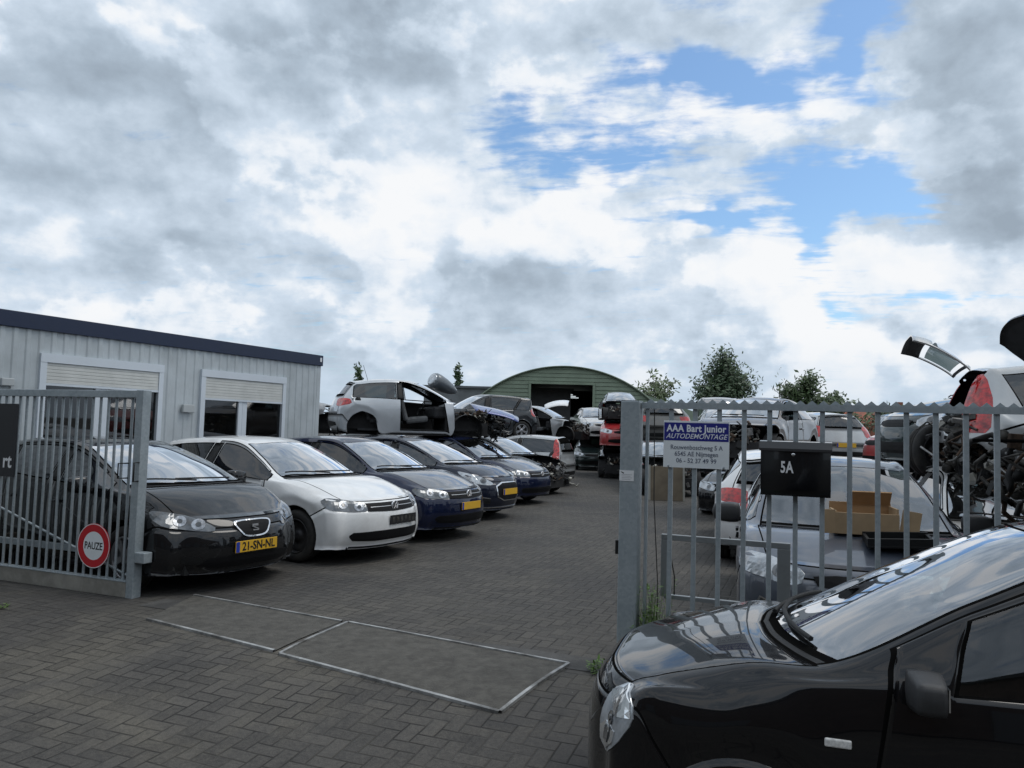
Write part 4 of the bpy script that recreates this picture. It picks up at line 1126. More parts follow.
b = MB(); b.prism([(-.045, .03), (-.02, .022), (-.02, .012), (-.033, .018)], -.0022, -.0016, INK)
for k in range(4): b.box((-.036, -.0022, .006-k*.011), (.040-.012*(k % 2), -.0016, .009-k*.011), mat('faint_ink', (.35, .36, .38), .6))
b.obj('print', nr)

SIGNB = mat('sign_blue', (.018, .022, .21), .35, dirt=.1, dirtcol=(.1, .1, .2)); SIGNW = mat('sign_white', (.74, .78, .80), .4, dirt=.2, dirtcol=(.42, .45, .45)); INKG = mat('ink_grey', (.10, .12, .17), .5)
sr = empty('company_sign', L(.463, -.028, 1.605), LA, 'blue and white company sign reading AAA Bart Junior', 'sign')
b = MB(); b.box((-.226, -.004, -.165), (.226, .004, .165), SIGNW, bev=.0015); b.obj('panel', sr)
b = MB(); b.box((-.222, -.0052, .025), (.222, -.0042, .152), SIGNB); b.obj('blue_band', sr)
RX = (PI/2, 0, 0)
LET = mat('sign_letter', (.75, .78, .82), .4)
text('lettering', 'AAA Bart Junior', .068, LET, sr, (0, -.0056, .110), RX, bold=.0022, align='CENTER', sx=.84, spacing=1.06)
text('lettering', 'AUTODEMONTAGE', .049, LET, sr, (0, -.0056, .056), RX, bold=.0004, shear=.3, align='CENTER', sx=.93, spacing=1.03)
text('lettering', 'Rouwenboschweg 5 A', .045, INKG, sr, (.003, -.0048, -.022), RX, bold=.0003, align='CENTER', sx=.88)
text('lettering', '6545 AE Nijmegen', .045, INKG, sr, (.003, -.0048, -.068), RX, bold=.0003, align='CENTER', sx=.88)
text('lettering', '06 - 52 37 49 99', .045, INKG, sr, (.003, -.0048, -.115), RX, bold=.0003, align='CENTER', sx=.92)
b = MB()
for x in (-.19, .19): b.lathe([(.001, -.008), (.006, -.007), (.008, -.0045)], GALV, c=(x, 0, -.155), n=10)
b.obj('screw', sr)

mr_ = empty('mailbox', L(1.118, -.02, 1.465), LA, 'black metal mailbox numbered 5A hanging on the fence bars', 'mailbox')
BM = mat('mailbox_black', (.007, .0075, .009), .30, 0, .25, spec=.25)
b = MB(); prof = [(-.005, .172), (-.10, .172), (-.118, .14), (-.120, .115), (-.122, .02), (-.118, -.07), (-.106, -.13), (-.088, -.176), (-.005, -.176)]
w = .216; vs = [(-w, y, z) for y, z in prof]+[(w, y, z) for y, z in prof]; n = len(prof)
b.add(vs, [(i, (i+1) % n, n+(i+1) % n, n+i) for i in range(n)]+[tuple(range(n))[::-1], tuple(range(n, 2*n))], BM); bx_ = b.obj('box', mr_)
for p in list(bx_.data.polygons)[3:7]: p.use_smooth = True
b = MB(); b.add([(-w-.008, -.0, .185), (w+.008, 0, .185), (w+.008, -.112, .180), (-w-.008, -.112, .180), (-w-.008, -.134, .135), (w+.008, -.134, .135), (w+.008, -.136, .118), (-w-.008, -.136, .118)],
    [(0, 1, 2, 3), (3, 2, 5, 4), (4, 5, 6, 7), (0, 3, 4), (1, 5, 2)], mat('mailbox_lid', (.02, .021, .024), .35, .2, .5)); b.obj('lid', mr_, fix=False)
b = MB(); b.lathe([(.001, -.128), (.011, -.128), (.013, -.118), (.013, -.11)], CHROME, c=(-.012, 0, .098), n=14); b.obj('lock', mr_)
text('number', '5A', .105, WHITEP, mr_, (-.052, -.1225, .01), (R(91), 0, 0), bold=.0028, align='CENTER', sx=.62, spacing=1.08)

fr_ = empty('steel_frame', L(0, .14), LA, 'open rectangular galvanised steel frame fixed behind the fence bars', 'frame')
for nm, a, c_ in (('rail', (.20, 0, .905), (1.085, .04, .945)), ('rail', (.225, 0, .485), (1.04, .035, .515)), ('upright', (.20, -.001, .50), (.245, .036, .904)), ('upright', (1.0, -.001, .46), (1.085, .036, .904))):
    b = MB(); b.box(a, c_, mat('grey_steel', (.30, .32, .33), .45, .5, dirt=.3), bev=.003); b.obj(nm, fr_)
b = MB(); b.tube([(.245, 0, .92), (.30, 0, .65), (.30, 0, .52)], .005, RUBBER); b.obj('cable', fr_)
b = MB(); b.tube([(1.05, .01, .50), (1.05, .01, 0)], .012, GALV); b.tube([(.26, .01, .5), (.26, .01, 0)], .010, GALV); b.obj('leg', fr_)

def left_gate():
    root = empty('sliding_gate', L(-4.72, 0), LA, 'galvanised sliding gate leaf standing open in front of the black car', 'gate')
    A = -4.2
    r = MB(); r.box((A, -.035, 1.875), (.0, .035, 1.945), GALV, bev=.004); r.obj('top_rail', root)
    r = MB(); r.box((A, -.055, .0), (-.035, .055, .145), mat('beam_zinc', (.30, .29, .26), .6, .3, var=.25, vscale=4, dirt=.4), bev=.006); r.box((A, -.06, .145), (-.035, .03, .152), GALV); r.obj('bottom_beam', root)
    r = MB(); r.box((-.04, -.05, -.03), (.05, .05, 1.95), GALV, bev=.006); r.obj('end_post', root)
    x = -.13; k = 0
    while x > A:
        b = MB(); b.tube([(x, 0, .14), (x, 0, 1.88)], .0135, GALV, n=10, caps=False); b.obj('bar', root); x -= .1035; k += 1
    b = MB(); b.tube([(-.05, .05, .16), (-1.9, .05, .70), (-4.1, .05, 1.34)], .012, GALV); b.obj('brace', root)
    h = MB(); h.tube([(.045, -.05, 1.09), (.06, -.12, 1.09), (.06, -.12, 1.265), (.045, -.05, 1.265)], .008, BLACKP); h.obj('handle', root)
    h = MB(); h.tube([(-.13, -.01, 1.11), (-.16, -.1, 1.11), (-.16, -.1, 1.25), (-.13, -.01, 1.25)], .007, BLACKP); h.obj('handle', root)
    l = MB(); l.box((.05, -.05, .33), (.17, .05, .43), GALV, bev=.008); l.obj('guide_block', root)
    tr = MB(); tr.box((-4.2, .25, .30), (-.4, .30, .36), GALV); tr.box((-4.2, .25, .0), (-4.1, .3, .3), GALV); tr.box((-.5, .25, .0), (-.44, .3, .3), GALV)
    tr.obj('guide_rail', root)
left_gate()
s_ = empty('round_sign', L(-5.214, -.03, .444), LA, 'round white sign with a red rim reading PAUZE on the gate bars', 'sign')
b = MB(); b.lathe([(.001, -.004), (.128, -.004), (.13, 0), (.128, .004), (.001, .004)], SIGNW, c=(0, 0, 0), n=48, smooth=False)
d_ = b.obj('disc', s_)
RIM = mat('sign_red', (.50, .015, .025), .35, dirt=.1)
b = MB(); b.lathe([(.150, -.006), (.205, -.0065), (.211, -.006), (.213, -.003), (.211, .003), (.12, .003), (.120, -.0045), (.150, -.0055)], RIM, n=48, smooth=False); b.obj('red_rim', s_)
b = MB(); b.lathe([(.204, -.0068), (.2115, -.0068)], WHITEP, n=48); b.lathe([(.001, -.005), (.150, -.005)], SIGNW, n=48); b.obj('white_face', s_)
text('lettering', 'PAUZE', .098, INK, s_, (0, -.0056, -.003), RX, bold=.0012, align='CENTER', sx=.80)
s_ = empty('black_sign', L(-6.63, -.03, 1.42), LA, 'black sign with white letters at the cut edge of the gate', 'sign')
b = MB(); b.box((-.5, -.004, -.375), (.245, .004, .375), mat('black_board', (.012, .012, .015), .4)); b.obj('panel', s_)
text('lettering', 'rt', .20, WHITEP, s_, (.20, -.005, -.22), RX, bold=.004, align='RIGHT', sx=.9)
# weeds at the foot of the post
def weeds(name, p, n, h, label, seed):
    rnd = random.Random(seed); b = MB(); G = mat('weed_green', (.10, .18, .035), .6, var=.4, vscale=20)
    for k in range(n):
        x, y = rnd.gauss(0, .05), rnd.gauss(0, .05); hh = h*rnd.uniform(.3, 1.0); a = rnd.uniform(0, 2*PI); l = rnd.uniform(.02, .09)
        pts = [Vector((x, y, 0)), Vector((x+math.cos(a)*l*.4, y+math.sin(a)*l*.4, hh*.6)), Vector((x+math.cos(a)*l, y+math.sin(a)*l, hh))]
        b.tube(pts, .0016, G, n=3, rs=[.002, .0016, .0006])
        for q in range(5):
            f = rnd.uniform(.15, 1); c = pts[0].lerp(pts[2], f); u = Vector((rnd.gauss(0, 1), rnd.gauss(0, 1), rnd.uniform(-.2, .6))).normalized(); v = u.cross(Vector((0, 0, 1))).normalized(); s0 = rnd.uniform(.010, .026)
            b.add([c, c+u*s0+v*s0*.4, c+u*s0*2.2, c+u*s0-v*s0*.4], [(0, 1, 2, 3)], G)
    o = b.obj(name, None, fix=False, loc=p); tag(o, label, 'weeds', kind='stuff'); return o
weeds('weeds', L(.16, .02), 170, .66, 'tall green weeds growing at the foot of the gate post', 4)
weeds('weeds', L(-.10, -.22, -.0), 40, .10, 'small tuft of weeds in the paving before the gate post', 5)
weeds('weeds', L(-5.4, -.8, -.04), 36, .05, 'flat tuft of weeds in the paving before the sliding gate', 6)

# unseen building added behind the camera to give paint and panes dark reflections
ws = empty('warehouse', (2, -17, 0), R(-12), 'unseen dark brick warehouse across the street, mirrored in the black car', 'warehouse')
b = MB(); b.box((-45, -10, 0), (45, 0, 9.5), mat('backdrop_brick', (.10, .07, .055), .85, var=.25, vscale=1.5)); b.obj('wall', ws)
b = MB(); b.box((-45.3, -10.3, 9.5), (45.3, .3, 10.0), mat('warehouse_roof', (.04, .045, .05), .7)); b.obj('roof', ws)
for k in range(9):
    b = MB(); b.box((-40+k*9.6, .005, 0), (-36.2+k*9.6, .08, 3.8), mat('roller_grey', (.12, .13, .14), .6, bump=.2)); b.obj('door', ws)
# ------------------------------------------------------------ cars: the row on the left
GROW = 'cars parked nose out in the row on the left'
BLK = paint('black', (.006, .0065, .008), 0, dirt=.22); WHT = paint('white', (.82, .83, .83), 0, dirt=.25, rough=.3)
NVY = paint('navy', (.006, .011, .038), .2, dirt=.2); NVD = paint('dark_navy', (.010, .014, .030), .3, dirt=.2)
SIL = paint('silver', (.46, .48, .49), .3, dirt=.3); GRYB = paint('grey_blue', (.075, .09, .12), .3, dirt=.25)
DGR = paint('dark_grey', (.035, .04, .045), .4, dirt=.3); REDP = paint('red', (.38, .015, .02), 0, dirt=.3); BRN = paint('brown_grey', (.075, .06, .055), .4, dirt=.3)
HAZ = paint('grey_bonnet', (.10, .11, .13), .5, dirt=.5); BLU = paint('blue', (.015, .045, .22), .3, dirt=.2); DGN = paint('dark_green', (.02, .032, .032), .3, dirt=.3)
WHD = paint('dusty_white', (.55, .55, .54), 0, dirt=.45)
YAW = R(-29)
build_car('black_hatchback', (-3.30, 8.28, 0), R(-31), dict(FO=.88, WB=2.58, W=.885, hz=.70, cwx=.02, cwz=1.0, rfx=-1.10, rfz=1.40, pkz=1.455, bz0=.92, bz1=1.02, doors=5, bp=-1.35, bp2=-2.3, rw=.62, nose=.24, crown=.05),
          BLK, 'black hatchback with a yellow 21-SN-NL plate behind the sliding gate', 'car', GROW, front='leon', plate=[('21-SN-NL', ('front', .44))], wheels='alloy', ds=.07)
build_car('white_hatchback', (-2.15, 10.08, 0), R(-29.5), dict(), WHT, 'white three door hatchback with a dark blank plate in front of the office', 'car', GROW, front='golf', plate=[(None, ('front', .515, .12))], wheels='steel', ds=.07, mirrors=(-1,) if False else (), sideglass=GLASSD)
build_car('blue_hatchback', (-1.33, 12.05, 0), R(-29), dict(), NVY, 'dark blue hatchback with a dusty grey bonnet beside the white hatchback', 'car', GROW, front='golf', plate=[('', ('front', .515))], wheels='steel', ds=.08, mirrors=(), hood_mat=HAZ, sideglass=GLASSD)
build_car('dark_hatchback', (-.70, 14.72, 0), R(-29), dict(FO=.82, WB=2.54, W=.87, hz=.77, cwx=.05, doors=5, bp=-1.35, bp2=-2.2, nose=.26), NVD, 'near black hatchback with a chrome edged grille, yellow plate and swept headlights', 'car', GROW, front='lion', plate=[('', ('front', .52))], wheels='alloy', ds=.08, mirrors=())
build_car('navy_estate', (.05, 17.75, 0), R(-31), dict(FO=.85), NVY, 'navy car with a pale dusty bonnet behind the chrome grilled hatchback', 'car', GROW, front='golf', wheels='steel', ds=.10, mirrors=(), hood_mat=HAZ)
def nofront(h): pass
build_car('wrecked_car', (.75, 20.4, 0), R(-31), dict(), DGR, 'dark wreck without a nose between the navy car and the silver one', 'wrecked car', GROW, front=None, cut_front=4.6, skip=('bonnet',), wheels='steel', ds=.12, mirrors=())
build_car('silver_minivan', (1.33, 23.4, 0), R(158), dict(WB=2.6, pkz=1.52, rrz=1.46, rrx=-2.95, tbx=-3.15, RO=.6, W=.85), SIL, 'silver hatchback with tall red tail lights backing into the lane', 'car', GROW, front=None, rear='tall', cut_front=8.0, wheels='steel', ds=.10, mirrors=())
bpy.data.objects['silver_minivan'].location = (-1.08, 24.38, 0)

# ------------------------------------------------------------ the upper layer, stacked on their roofs
GUP = 'wrecks stacked on the left row'
POLO = dict(FO=.8, WB=2.47, RO=.70, W=.84, pkz=1.50, rfz=1.44, rrz=1.40, rrx=-2.72, tbx=-3.02, hz=.72, doors=3, bp=-1.62, bz1=.99)
def polo_extra(h):
    put(h, 'fuel_cap', circ(-2.62, -.8, .97, .055, kx=1), PI/2, BLACKP, both=False) if False else None
    r = h['bvh'].ray_cast(Vector((-2.60, -3, .95)), Vector((0, 1, 0)))[0]
    b = MB(); b.lathe([(.001, -.006), (.062, -.006), (.068, .01)], BLACKP, c=(0, 0, 0), n=18); b.obj('fuel_flap', h['root'], loc=r)
    a = MB(); a.tube([(-2.3, -.1, 1.44), (-2.42, -.1, 1.8)], .005, BLACKP); a.obj('aerial', h['root'])
build_car('silver_hatchback_wreck', (-1.28, 19.0, 1.29), R(18.4), POLO, paint('pale_silver', (.50, .53, .56), .35, dirt=.25), 'silver three door body without its door and nose, stacked on the left row', 'wrecked car', GUP, front=None, rear='std', cut_front=7.6,
          skip=('bonnet', 'door_right', 'side_window', 'front_bumper'), wheels=None, ds=.07, mirrors=(), extra=polo_extra, drop_window=('side_window',))
if False: build_car('blue_nosed_wreck', (.35, 20.9, 1.25), R(8), dict(doors=5, bp=-1.35), paint('mid_blue', (.02, .05, .20), .3, dirt=.35), 'wreck with a blue bonnet and torn nose beside the doorless silver body', 'wrecked car', GUP, front=None, cut_front=5.0, wheels=None, ds=.12, mirrors=(), skip=('front_bumper',))
build_car('dark_estate', (-2.35, 26.5, 1.30), R(201), dict(doors=5, bp=-1.30, pkz=1.56, rfz=1.50, rrz=1.48, rrx=-3.1, tbx=-3.2, WB=2.60, rw=.68, bz0=.98, bz1=1.02, Rw=.33, Ra=.38), DGR, 'dark grey estate with a five spoke wheel, stacked tail towards the lane', 'car', GUP, front=None, rear='mid', wheels='alloy', ds=.09, mirrors=())
build_car('silver_nose_wreck', (2.35, 30.3, 1.15), R(-20), dict(doors=3), SIL, 'silver wreck with bare wheel hub, its nose torn off, above the silver hatchback', 'wrecked car', GUP, front=None, cut_front=6.0, skip=('bonnet', 'front_bumper', 'door_right', 'side_window'), wheels=None, ds=.12, mirrors=(), drop_window=('side_window',))
build_car('scrapped_hatchback', (-5.0, 20.6, 1.25), R(14), dict(doors=5, bp=-1.35), paint('dull_silver', (.34, .35, .36), .4, dirt=.5), 'battered grey wreck at the corner of the site office', 'wrecked car', GUP, front=None, cut_front=6.0, cut_rear=None, skip=('bonnet', 'front_bumper'), wheels=None, ds=.12, mirrors=())
build_car('crushed_car', (-5.3, 22.5, 0), R(-29), dict(), BLK, 'black crushed car on the ground behind the office corner', 'wrecked car', GROW, front='plain', wheels='steel', ds=.12, mirrors=())
build_car('spare_car', (-2.2, 21.3, 0), R(-29), dict(), DGR, 'dark car on the ground hidden under the doorless silver body', 'wrecked car', GROW, front='plain', wheels='steel', ds=.12, mirrors=())
build_car('spare_car', (-.6, 27.8, -.35), R(-29), dict(), DGR, 'dark car on the ground under the dark estate', 'wrecked car', GROW, front='plain', wheels='steel', ds=.12, mirrors=())
# white bonnet standing open on the silver nose wreck
b = MB(); vs = []
for i in range(9):
    for j in range(9):
        u, v = i/8-.5, j/8-.5; vs.append((u*.95*(1-.15*abs(v)), v*1.3, .12*(1-(2*u)**2)*.6+.10*(1-(2*v)**2)))
b.add(vs, [(i*9+j, (i+1)*9+j, (i+1)*9+j+1, i*9+j+1) for i in range(8) for j in range(8)], WHT, True)
o = b.obj('loose_bonnet', None, loc=(1.75, 29.2, 2.62), rot=(R(10), R(-10), R(-8))); o.modifiers.new('thick', 'SOLIDIFY').thickness = .02
tag(o, 'loose white bonnet lying on the silver wreck before the hangar door', 'bonnet')
# loose wing with a round lamp lying on the silver roof
b = MB(); b.lathe([(.001, -.01), (.17, 0), (.205, .06), (.21, .16), (.19, .34), (.14, .55), (.07, .72), (.001, .78)], mat('wing_grey', (.13, .15, .17), .4, .2, .6, dirt=.3), axis='X', n=24)
lw = b.obj('loose_wing', None, loc=(-2.12, 20.3, 2.93), rot=(0, R(20), R(42))); lw.scale = (1.15, 1.15, 1.05)
tag(lw, 'rounded grey wing section with an oval lamp lying on the doorless silver body', 'car part')
b = MB(); b.lathe([(.001, -.03), (.12, -.025), (.165, .0), (.16, .01)], LAMPW, axis='X', n=18); b.obj('lamp', lw)
# blue bonnet laid over the torn nose, and the pile of running gear under it
b = MB(); vs = []
for i in range(9):
    for j in range(9):
        u, v = i/8-.5, j/8-.5; vs.append((u*1.25*(1-.12*(2*v)**2), v*1.35*(1-.1*(u+.5)), .07*(1-(2*v)**2)-.16*max(0, u)**2*2))
b.add(vs, [(i*9+j, (i+1)*9+j, (i+1)*9+j+1, i*9+j+1) for i in range(8) for j in range(8)], BLU, True)
o = b.obj('loose_bonnet', None, loc=(-.44, 19.6, 2.11), rot=(R(9), R(9), R(12))); o.modifiers.new('thick', 'SOLIDIFY').thickness = .02
tag(o, 'blue bonnet lying over the torn nose of the doorless silver body', 'bonnet')
c_ = clutter((-1.55, 18.9, 1.5), (-.15, 20.0, 1.98), 90, 5, mats=[METD, DARK, DARK, BLACKP, BLACKP, RUST]); o = c_.obj('scrap_pile'); tag(o, 'tangle of dark engine and suspension scrap under the blue bonnet', 'scrap', kind='stuff')

# ------------------------------------------------------------ stacks right of the lane
GR_ = 'cars stacked right of the lane'
build_car('dark_green_car', (3.6, 33.2, 0), R(-95), dict(W=.85), DGN, 'dark green car with white lamps at the foot of the far stack', 'car', GR_, front='plain', wheels='steel', ds=.14, mirrors=())
build_car('white_hatchback', (3.9, 33.5, 1.28), R(-85), dict(), WHD, 'white dented car stacked on the dark green one', 'car', GR_, front='plain', wheels=None, ds=.14, mirrors=())
build_car('dark_wreck', (4.1, 27.9, 0), R(-96), dict(), DGR, 'dark wreck on the ground under the bright red car', 'wrecked car', GR_, front=None, cut_front=4.4, skip=('bonnet',), wheels='steel', ds=.14, mirrors=())
build_car('red_car', (4.15, 28.0, 1.0), R(-98), dict(), REDP, 'bright red car stacked beside the gate post', 'car', GR_, front='plain', wheels=None, ds=.12, mirrors=())
build_car('grey_wreck', (4.1, 28.4, 2.0), R(-93), dict(), HAZ, 'grey wreck topmost on the stack beside the gate post', 'wrecked car', GR_, front=None, cut_front=6.5, skip=('bonnet', 'tailgate'), wheels=None, ds=.14, mirrors=(), scale=.82)
build_car('dark_engine_wreck', (4.3, 21.0, 0), R(-93), dict(), DGR, 'dark wreck with its bare engine showing below the company sign', 'wrecked car', GR_, front=None, cut_front=5.0, skip=('bonnet', 'front_bumper'), wheels='steel', ds=.12, mirrors=())
build_car('grey_hatchback', (4.75, 24.4, 1.22), R(90), dict(FO=.87), paint('warm_grey', (.12, .12, .115), .5, dirt=.3), 'grey car with red tail lights stacked behind the company sign', 'car', GR_, front=None, rear='std', wheels=None, ds=.10, mirrors=())
bpy.data.objects['grey_hatchback'].location = (4.75, 26.9, 1.22)
build_car('silver_car', (7.7, 27.5, 1.25), R(-100), dict(doors=5, bp=-1.3), SIL, 'silver car with a torn front stacked behind the fence bars, under the conical tree', 'wrecked car', GR_, front=None, cut_front=5.0, skip=('front_bumper',), wheels=None, ds=.12, mirrors=())
build_car('white_van', (8.7, 31, 1.3), R(-95), dict(pkz=1.95, rfz=1.90, rrz=1.85, bz0=1.1, bz1=1.1, cwz=1.15, hz=.9, rw=.8), WHD, 'white high roofed van top rising over the toothed rail', 'van', GR_, front='plain', wheels=None, ds=.14, mirrors=())
build_car('support_car', (8.3, 30.5, 0), R(-95), dict(), DGR, 'dark car at the foot of the stack under the white van', 'wrecked car', GR_, front='plain', wheels='steel', ds=.16, mirrors=())
build_car('brown_wreck', (4.6, 15.6, 1.05), R(-125), dict(doors=3), BRN, 'brown grey wreck stacked above the mailbox, seen through the bars', 'wrecked car', GR_, front=None, cut_front=5.2, skip=('front_bumper', 'side_window'), wheels='steel', wheel_set=(0, 1), ds=.10, mirrors=(), drop_window=('side_window',))
build_car('support_car', (5.0, 16.3, -.1), R(-120), dict(), BLK, 'dark car under the brown grey wreck', 'wrecked car', GR_, front='plain', wheels='steel', ds=.14, mirrors=())
build_car('silver_hatchback', (8.1, 22.6, .88), R(96), dict(doors=5, bp=-1.3), SIL, 'silver hatchback tail with red lights right of the mailbox', 'car', GR_, front=None, rear='mid', wheels='steel', ds=.09, mirrors=(), plate=[('', ('rear', .62))])
build_car('support_car', (8.3, 22.6, -.35), R(96), dict(), BLK, 'dark flattened car under the silver hatchback tail', 'wrecked car', GR_, front=None, wheels=None, ds=.14, mirrors=())
build_car('red_hatchback', (7.45, 14.0, .95), R(-178), dict(doors=5, bp=-1.3), REDP, 'red hatchback nose stacked between the silver tail and the dark wreck', 'car', GR_, front='plain', wheels='steel', ds=.09, mirrors=())
build_car('support_car', (7.6, 14.2, -.3), R(-175), dict(), DGR, 'dark car under the red hatchback', 'wrecked car', GR_, front='plain', wheels='steel', ds=.14, mirrors=())
build_car('dark_wreck', (5.55, 9.85, 1.23), R(180), dict(FO=.66, nose=.15, Rw=.31, doors=5, bp=-1.35), DGN, 'dark green grey car with its front wheel hanging beside the red tail light', 'wrecked car', GR_, front='plain', wheels='steel', ds=.08, mirrors=(), wglass=GLASS)
build_car('support_car', (5.7, 10.6, -.05), R(-172), dict(), DGR, 'dark car on the ground under the dark green grey one', 'wrecked car', GR_, front='plain', wheels='steel', ds=.14, mirrors=())
build_car('white_hatchback', (4.42, 12.9, 0), R(74), dict(pkz=1.50), WHT, 'white hatchback tail with a red light behind the grey blue car', 'car', GR_, front=None, rear='std', wheels='steel', ds=.08, mirrors=())
# silver estate with open tailgate, standing on the white car
EST = dict(FO=.85, WB=2.7, RO=.80, pkz=1.58, rfz=1.50, rrz=1.50, rrx=-3.15, tbx=-3.42, tbz=1.02, doors=5, bp=-1.45, bp2=-2.45, rw=.66, qe=13.35, tg_end=RI['t2']-.15)
def est_extra(h):
    c = clutter((-3.45, -.80, .15), (-2.3, .6, .95), 260, 77, rmin=.03); c.obj('running_gear', h['root'])
    c = clutter((-3.40, -.66, .05), (-1.4, -.35, .50), 45, 78); c.obj('exhaust_system', h['root'])
    put(h, 'tail_light', [(-3.27, .60, 1.41), (-3.17, .68, 1.42), (-3.08, .80, 1.10), (-3.10, .86, .80), (-3.36, .82, .80), (-3.44, .78, .95)], PI-R(55), REDL, smooth=1)
    s_ = MB(); s_.tube([(-3.05, -.45, 1.45), (-3.12, -.50, 1.10), (-3.2, -.50, .95)], .012, BLACKP); s_.obj('gas_strut', h['root'])
    ba = MB(); pts = [(-3.1, -.74, .42), (-3.0, -.76, .50), (-2.8, -.76, .52), (-2.6, -.76, .48), (-2.5, -.76, .36), (-2.46, -.74, .26)]; ba.tube(pts, .028, MET); ba.obj('axle_arm', h['root'])
he = build_car('silver_estate', (8.02, 7.32, .97), R(-22), EST, SIL, 'silver estate with its tailgate raised and tall red tail light, stacked over the white car', 'wrecked car', GR_, front='plain', rear=None, wheels=None, ds=.07, mirrors=(), wglass=GLASS,
          skip=('rear_bumper', ('hub', 3)), openers={'tailgate': (Vector((-3.15, 0, 1.50)), R(98))}, cut_rear=16.55, extra=est_extra, sideglass=GLASS)
build_car('white_saloon', (4.75, 6.75, -.05), R(-107), dict(), WHD, 'white car with a black mirror under the silver estate', 'car', GR_, front='plain', wheels='steel', ds=.08, mirrors=(-1,), mirror_mat=BLACKP)
# grey-blue car behind the fence, with a cardboard box on its bonnet
BL = dict(FO=.82, WB=2.6, W=.90, pkz=1.53, rfz=1.47, cwz=.99, hz=.78, bz0=.95, bz1=1.02, doors=5, bp=-1.3, rfx=-1.0, cwx=-.0, rw=.64)
def bl_extra(h):
    c = clutter((.50, -.78, .28), (.74, -.52, .50), 12, 5, mats=[METD, DARK, BLACKP, MET]); c.obj('broken_trim', h['root'])
hb_ = build_car('grey_blue_car', (2.72, 6.02, -.03), R(-107), BL, GRYB, 'grey blue car behind the fence with a cardboard box on its bonnet', 'car', GR_, front='plain', wheels='steel', ds=.06, mirrors=(1, -1), mirror_mat=BLACKP, extra=bl_extra, skip=('wipers',), wglass=glass('dull_windscreen', (.26, .31, .31), 1.7, 1.6, .10))

def box_on_bonnet():
    root = empty('cardboard_box', (2.74, 5.84, .955), R(-14), 'open brown cardboard box lying at the foot of the windscreen', 'box')
    CB = mat('cardboard', (.38, .27, .16), .85, var=.12, vscale=5, dirt=.2, dirtcol=(.25, .16, .08)); CBD = mat('cardboard_inside', (.33, .20, .10), .9, var=.1)
    b = MB(); b.box((-.25, -.02, .0), (.20, 0, .16), CB); b.box((-.25, 0, 0), (.20, .26, .02), CB); b.box((-.25, .26, 0), (.20, .275, .22), CBD); b.box((.185, 0, 0), (.20, .26, .20), CB); b.box((-.25, 0, .0), (-.235, .26, .17), CB); b.obj('box_wall', root)
    f = MB(); f.box((-.12, .0, 0), (.19, .012, .12), CBD, Matrix.Translation((0, .24, .21)) @ Matrix.Rotation(R(35), 4, 'X')); f.obj('flap', root)
    f = MB(); f.box((0, 0, 0), (.13, .012, .20), CB, Matrix.Translation((.20, 0, 0)) @ Matrix.Rotation(R(-8), 4, 'Z') @ Matrix.Rotation(R(8), 4, 'Y')); f.obj('flap', root)
    f = MB(); f.box((-.10, -.012, 0), (0, 0, .18), CB, Matrix.Translation((-.252, -.01, .0)) @ Matrix.Rotation(R(15), 4, 'Z')); f.obj('flap', root)
box_on_bonnet()
t_ = MB(); t_.box((-.22, -.12, 0), (.22, .12, .02), BLACKP, bev=.006)
for y in (-.12, .10): t_.box((-.22, y, .02), (.22, y+.02, .07), BLACKP)
for x in (-.22, .20): t_.box((x, -.10, .02), (x+.02, .10, .06), BLACKP)
o = t_.obj('black_tray', None, loc=(2.84, 5.62, .915), rot=(R(6), R(-3), R(-16))); tag(o, 'black plastic tray lying in front of the cardboard box', 'tray')

def prop(h):
    b = MB(); b.tube([(.35, .62, .75), (.62, .55, 1.45)], .014, BLACKP); b.obj('bonnet_prop', h['root'])
# dark wreck with its bonnet up, at the edge of the picture
build_car('bonnet_up_wreck', (4.41, 5.75, .95), R(172), dict(), BLK, 'black wreck with its bonnet raised on a prop, at the cut edge of the picture', 'wrecked car', GR_, front=None, cut_front=6.6, keep_bonnet=True, wheels=None, ds=.08, mirrors=(), extra=prop, skip=('underbody',),
          openers={'bonnet': (Vector((-.30, 0, 1.0)), R(-56))})

pn_ = MB(); pn_.box((-.42, -.03, .0), (.42, .03, .85), mat('plank_brown', (.17, .14, .10), .8, var=.2, vscale=3), bev=.005); pn_.box((-.45, -.04, -.0), (-.40, .04, .88), mat('pale_edge', (.33, .33, .3), .6)); pn_.box((.40, -.04, 0), (.45, .04, .88), MATS['pale_edge'])
tag(pn_.obj('leaning_board', None, loc=(3.93, 19.2, 0), rot=(R(-8), 0, R(-4))), 'brown board with pale edges leaning below the company sign', 'board')

wt = bpy.data.objects['dark_wreck.001']
a_, b_ = wheel_mesh(.31, 'steel', .2); o = link('wheel', a_, wt, (.62, .90, .33), (0, R(4), R(14))); link('rim', b_, o)
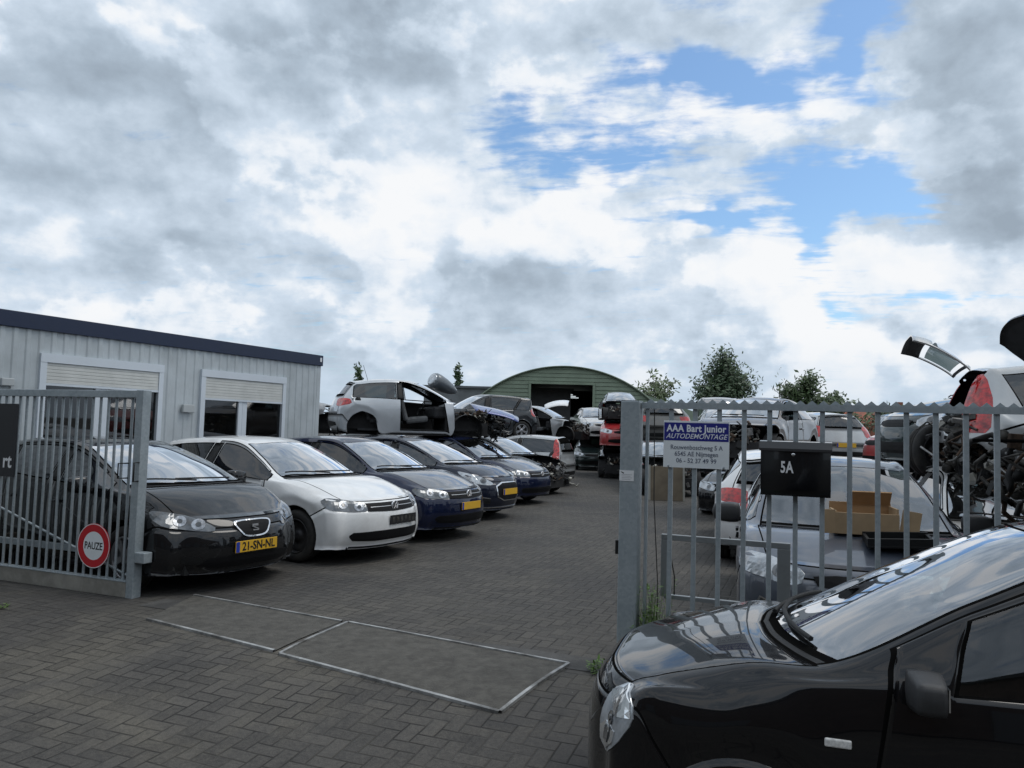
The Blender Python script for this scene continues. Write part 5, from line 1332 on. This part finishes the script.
# ------------------------------------------------------------ small black car in the foreground
PAN = dict(FO=.75, WB=2.30, RO=.56, W=.80, hz=.86, cwx=-.10, cwz=1.07, rfx=-1.25, rfz=1.625, pkz=1.68, rrx=-2.68, rrz=1.50, tbx=-2.78, tbz=1.0, bz0=.99, bz1=1.02, rw=.66, Rw=.29, Ra=.34, nose=.16, bp=-1.28, bp2=-2.1,
           doors=5, fs=.76, dA=-.47, mscale=.80, mround=.36, wiper=.013, w0=8.95, ms=8.72)
def pan_extra(h):
    FO = .75
    hl = put(h, 'headlight', [(FO-.22, .66, .885), (FO-.31, .74, .84), (FO-.30, .77, .76), (FO-.22, .74, .64), (FO-.12, .70, .575), (FO-.05, .64, .60), (FO-.06, .60, .70), (FO-.11, .60, .82)], R(42), LAMPW, smooth=1, off=.006, maxe=.03)
    put(h, 'reflector', [(FO-.215, .66, .872), (FO-.295, .735, .835), (FO-.29, .76, .775), (FO-.21, .71, .755), (FO-.12, .635, .785), (FO-.12, .61, .82)], R(42), FACET, parent=hl, off=.012, maxe=.04)
    put(h, 'reflector', [(FO-.215, .735, .70), (FO-.205, .73, .65), (FO-.12, .695, .59), (FO-.06, .645, .61), (FO-.065, .625, .665), (FO-.11, .66, .70)], R(42), FACET, parent=hl, off=.012, maxe=.04)
    put(h, 'bulb', [(FO-.115, .665, .695), (FO-.185, .72, .70), (FO-.165, .71, .635), (FO-.10, .67, .625)], R(42), BULB, parent=hl, off=.017)
    put(h, 'bulb', circ(FO-.17, .68, .73, .028, kx=.9), R(42), BULB, parent=hl, off=.014)
    r = h['bvh'].ray_cast(Vector((-.36, 3, .80)), Vector((0, -1, 0)))[0]
    b = MB(); b.box((-.05, -.002, -.017), (.05, .010, .017), mat('clear_lens', (.72, .72, .70), .25, 0, 1.0, var=.2, vscale=60), bev=.006); b.obj('indicator', h['root'], loc=r)
    # flared lip round the arch
    for x in (0, -2.30):
        for s_ in (1, -1):
            f = MB(); n = 26; vs = []
            prof = [(.332, .770), (.338, .815), (.355, .822), (.395, .800), (.402, .785)]
            for k in range(n+1):
                a = R(-12)+R(204)*k/n
                for rr, yy_ in prof: vs.append((x+rr*math.cos(a), s_*yy_, .29+rr*math.sin(a)))
            m5 = len(prof); f.add(vs, [(k*m5+q, k*m5+q+1, (k+1)*m5+q+1, (k+1)*m5+q) for k in range(n) for q in range(m5-1)], h['pm'], True); f.obj('wheel_arch', h['root'])
hp = build_car('black_small_car', (1.09, 3.55, -.12), R(162.8), PAN, paint('gloss_black', (.006, .006, .007), 0, dirt=.1, rough=.25), 'glossy black small car parked close in front of the fence', 'car', None, front=None, rear='std', wheels='alloy', ds=.035, scale=.90,
               mirrors=(1, -1), mirror_mat=BLACKP, extra=pan_extra, wglass=glass('clear_glass', (.34, .42, .41), 1.75, 2.6, .05), sideglass=glass('clear_side_glass', (.62, .70, .68), 1.5, 1.15, .04))
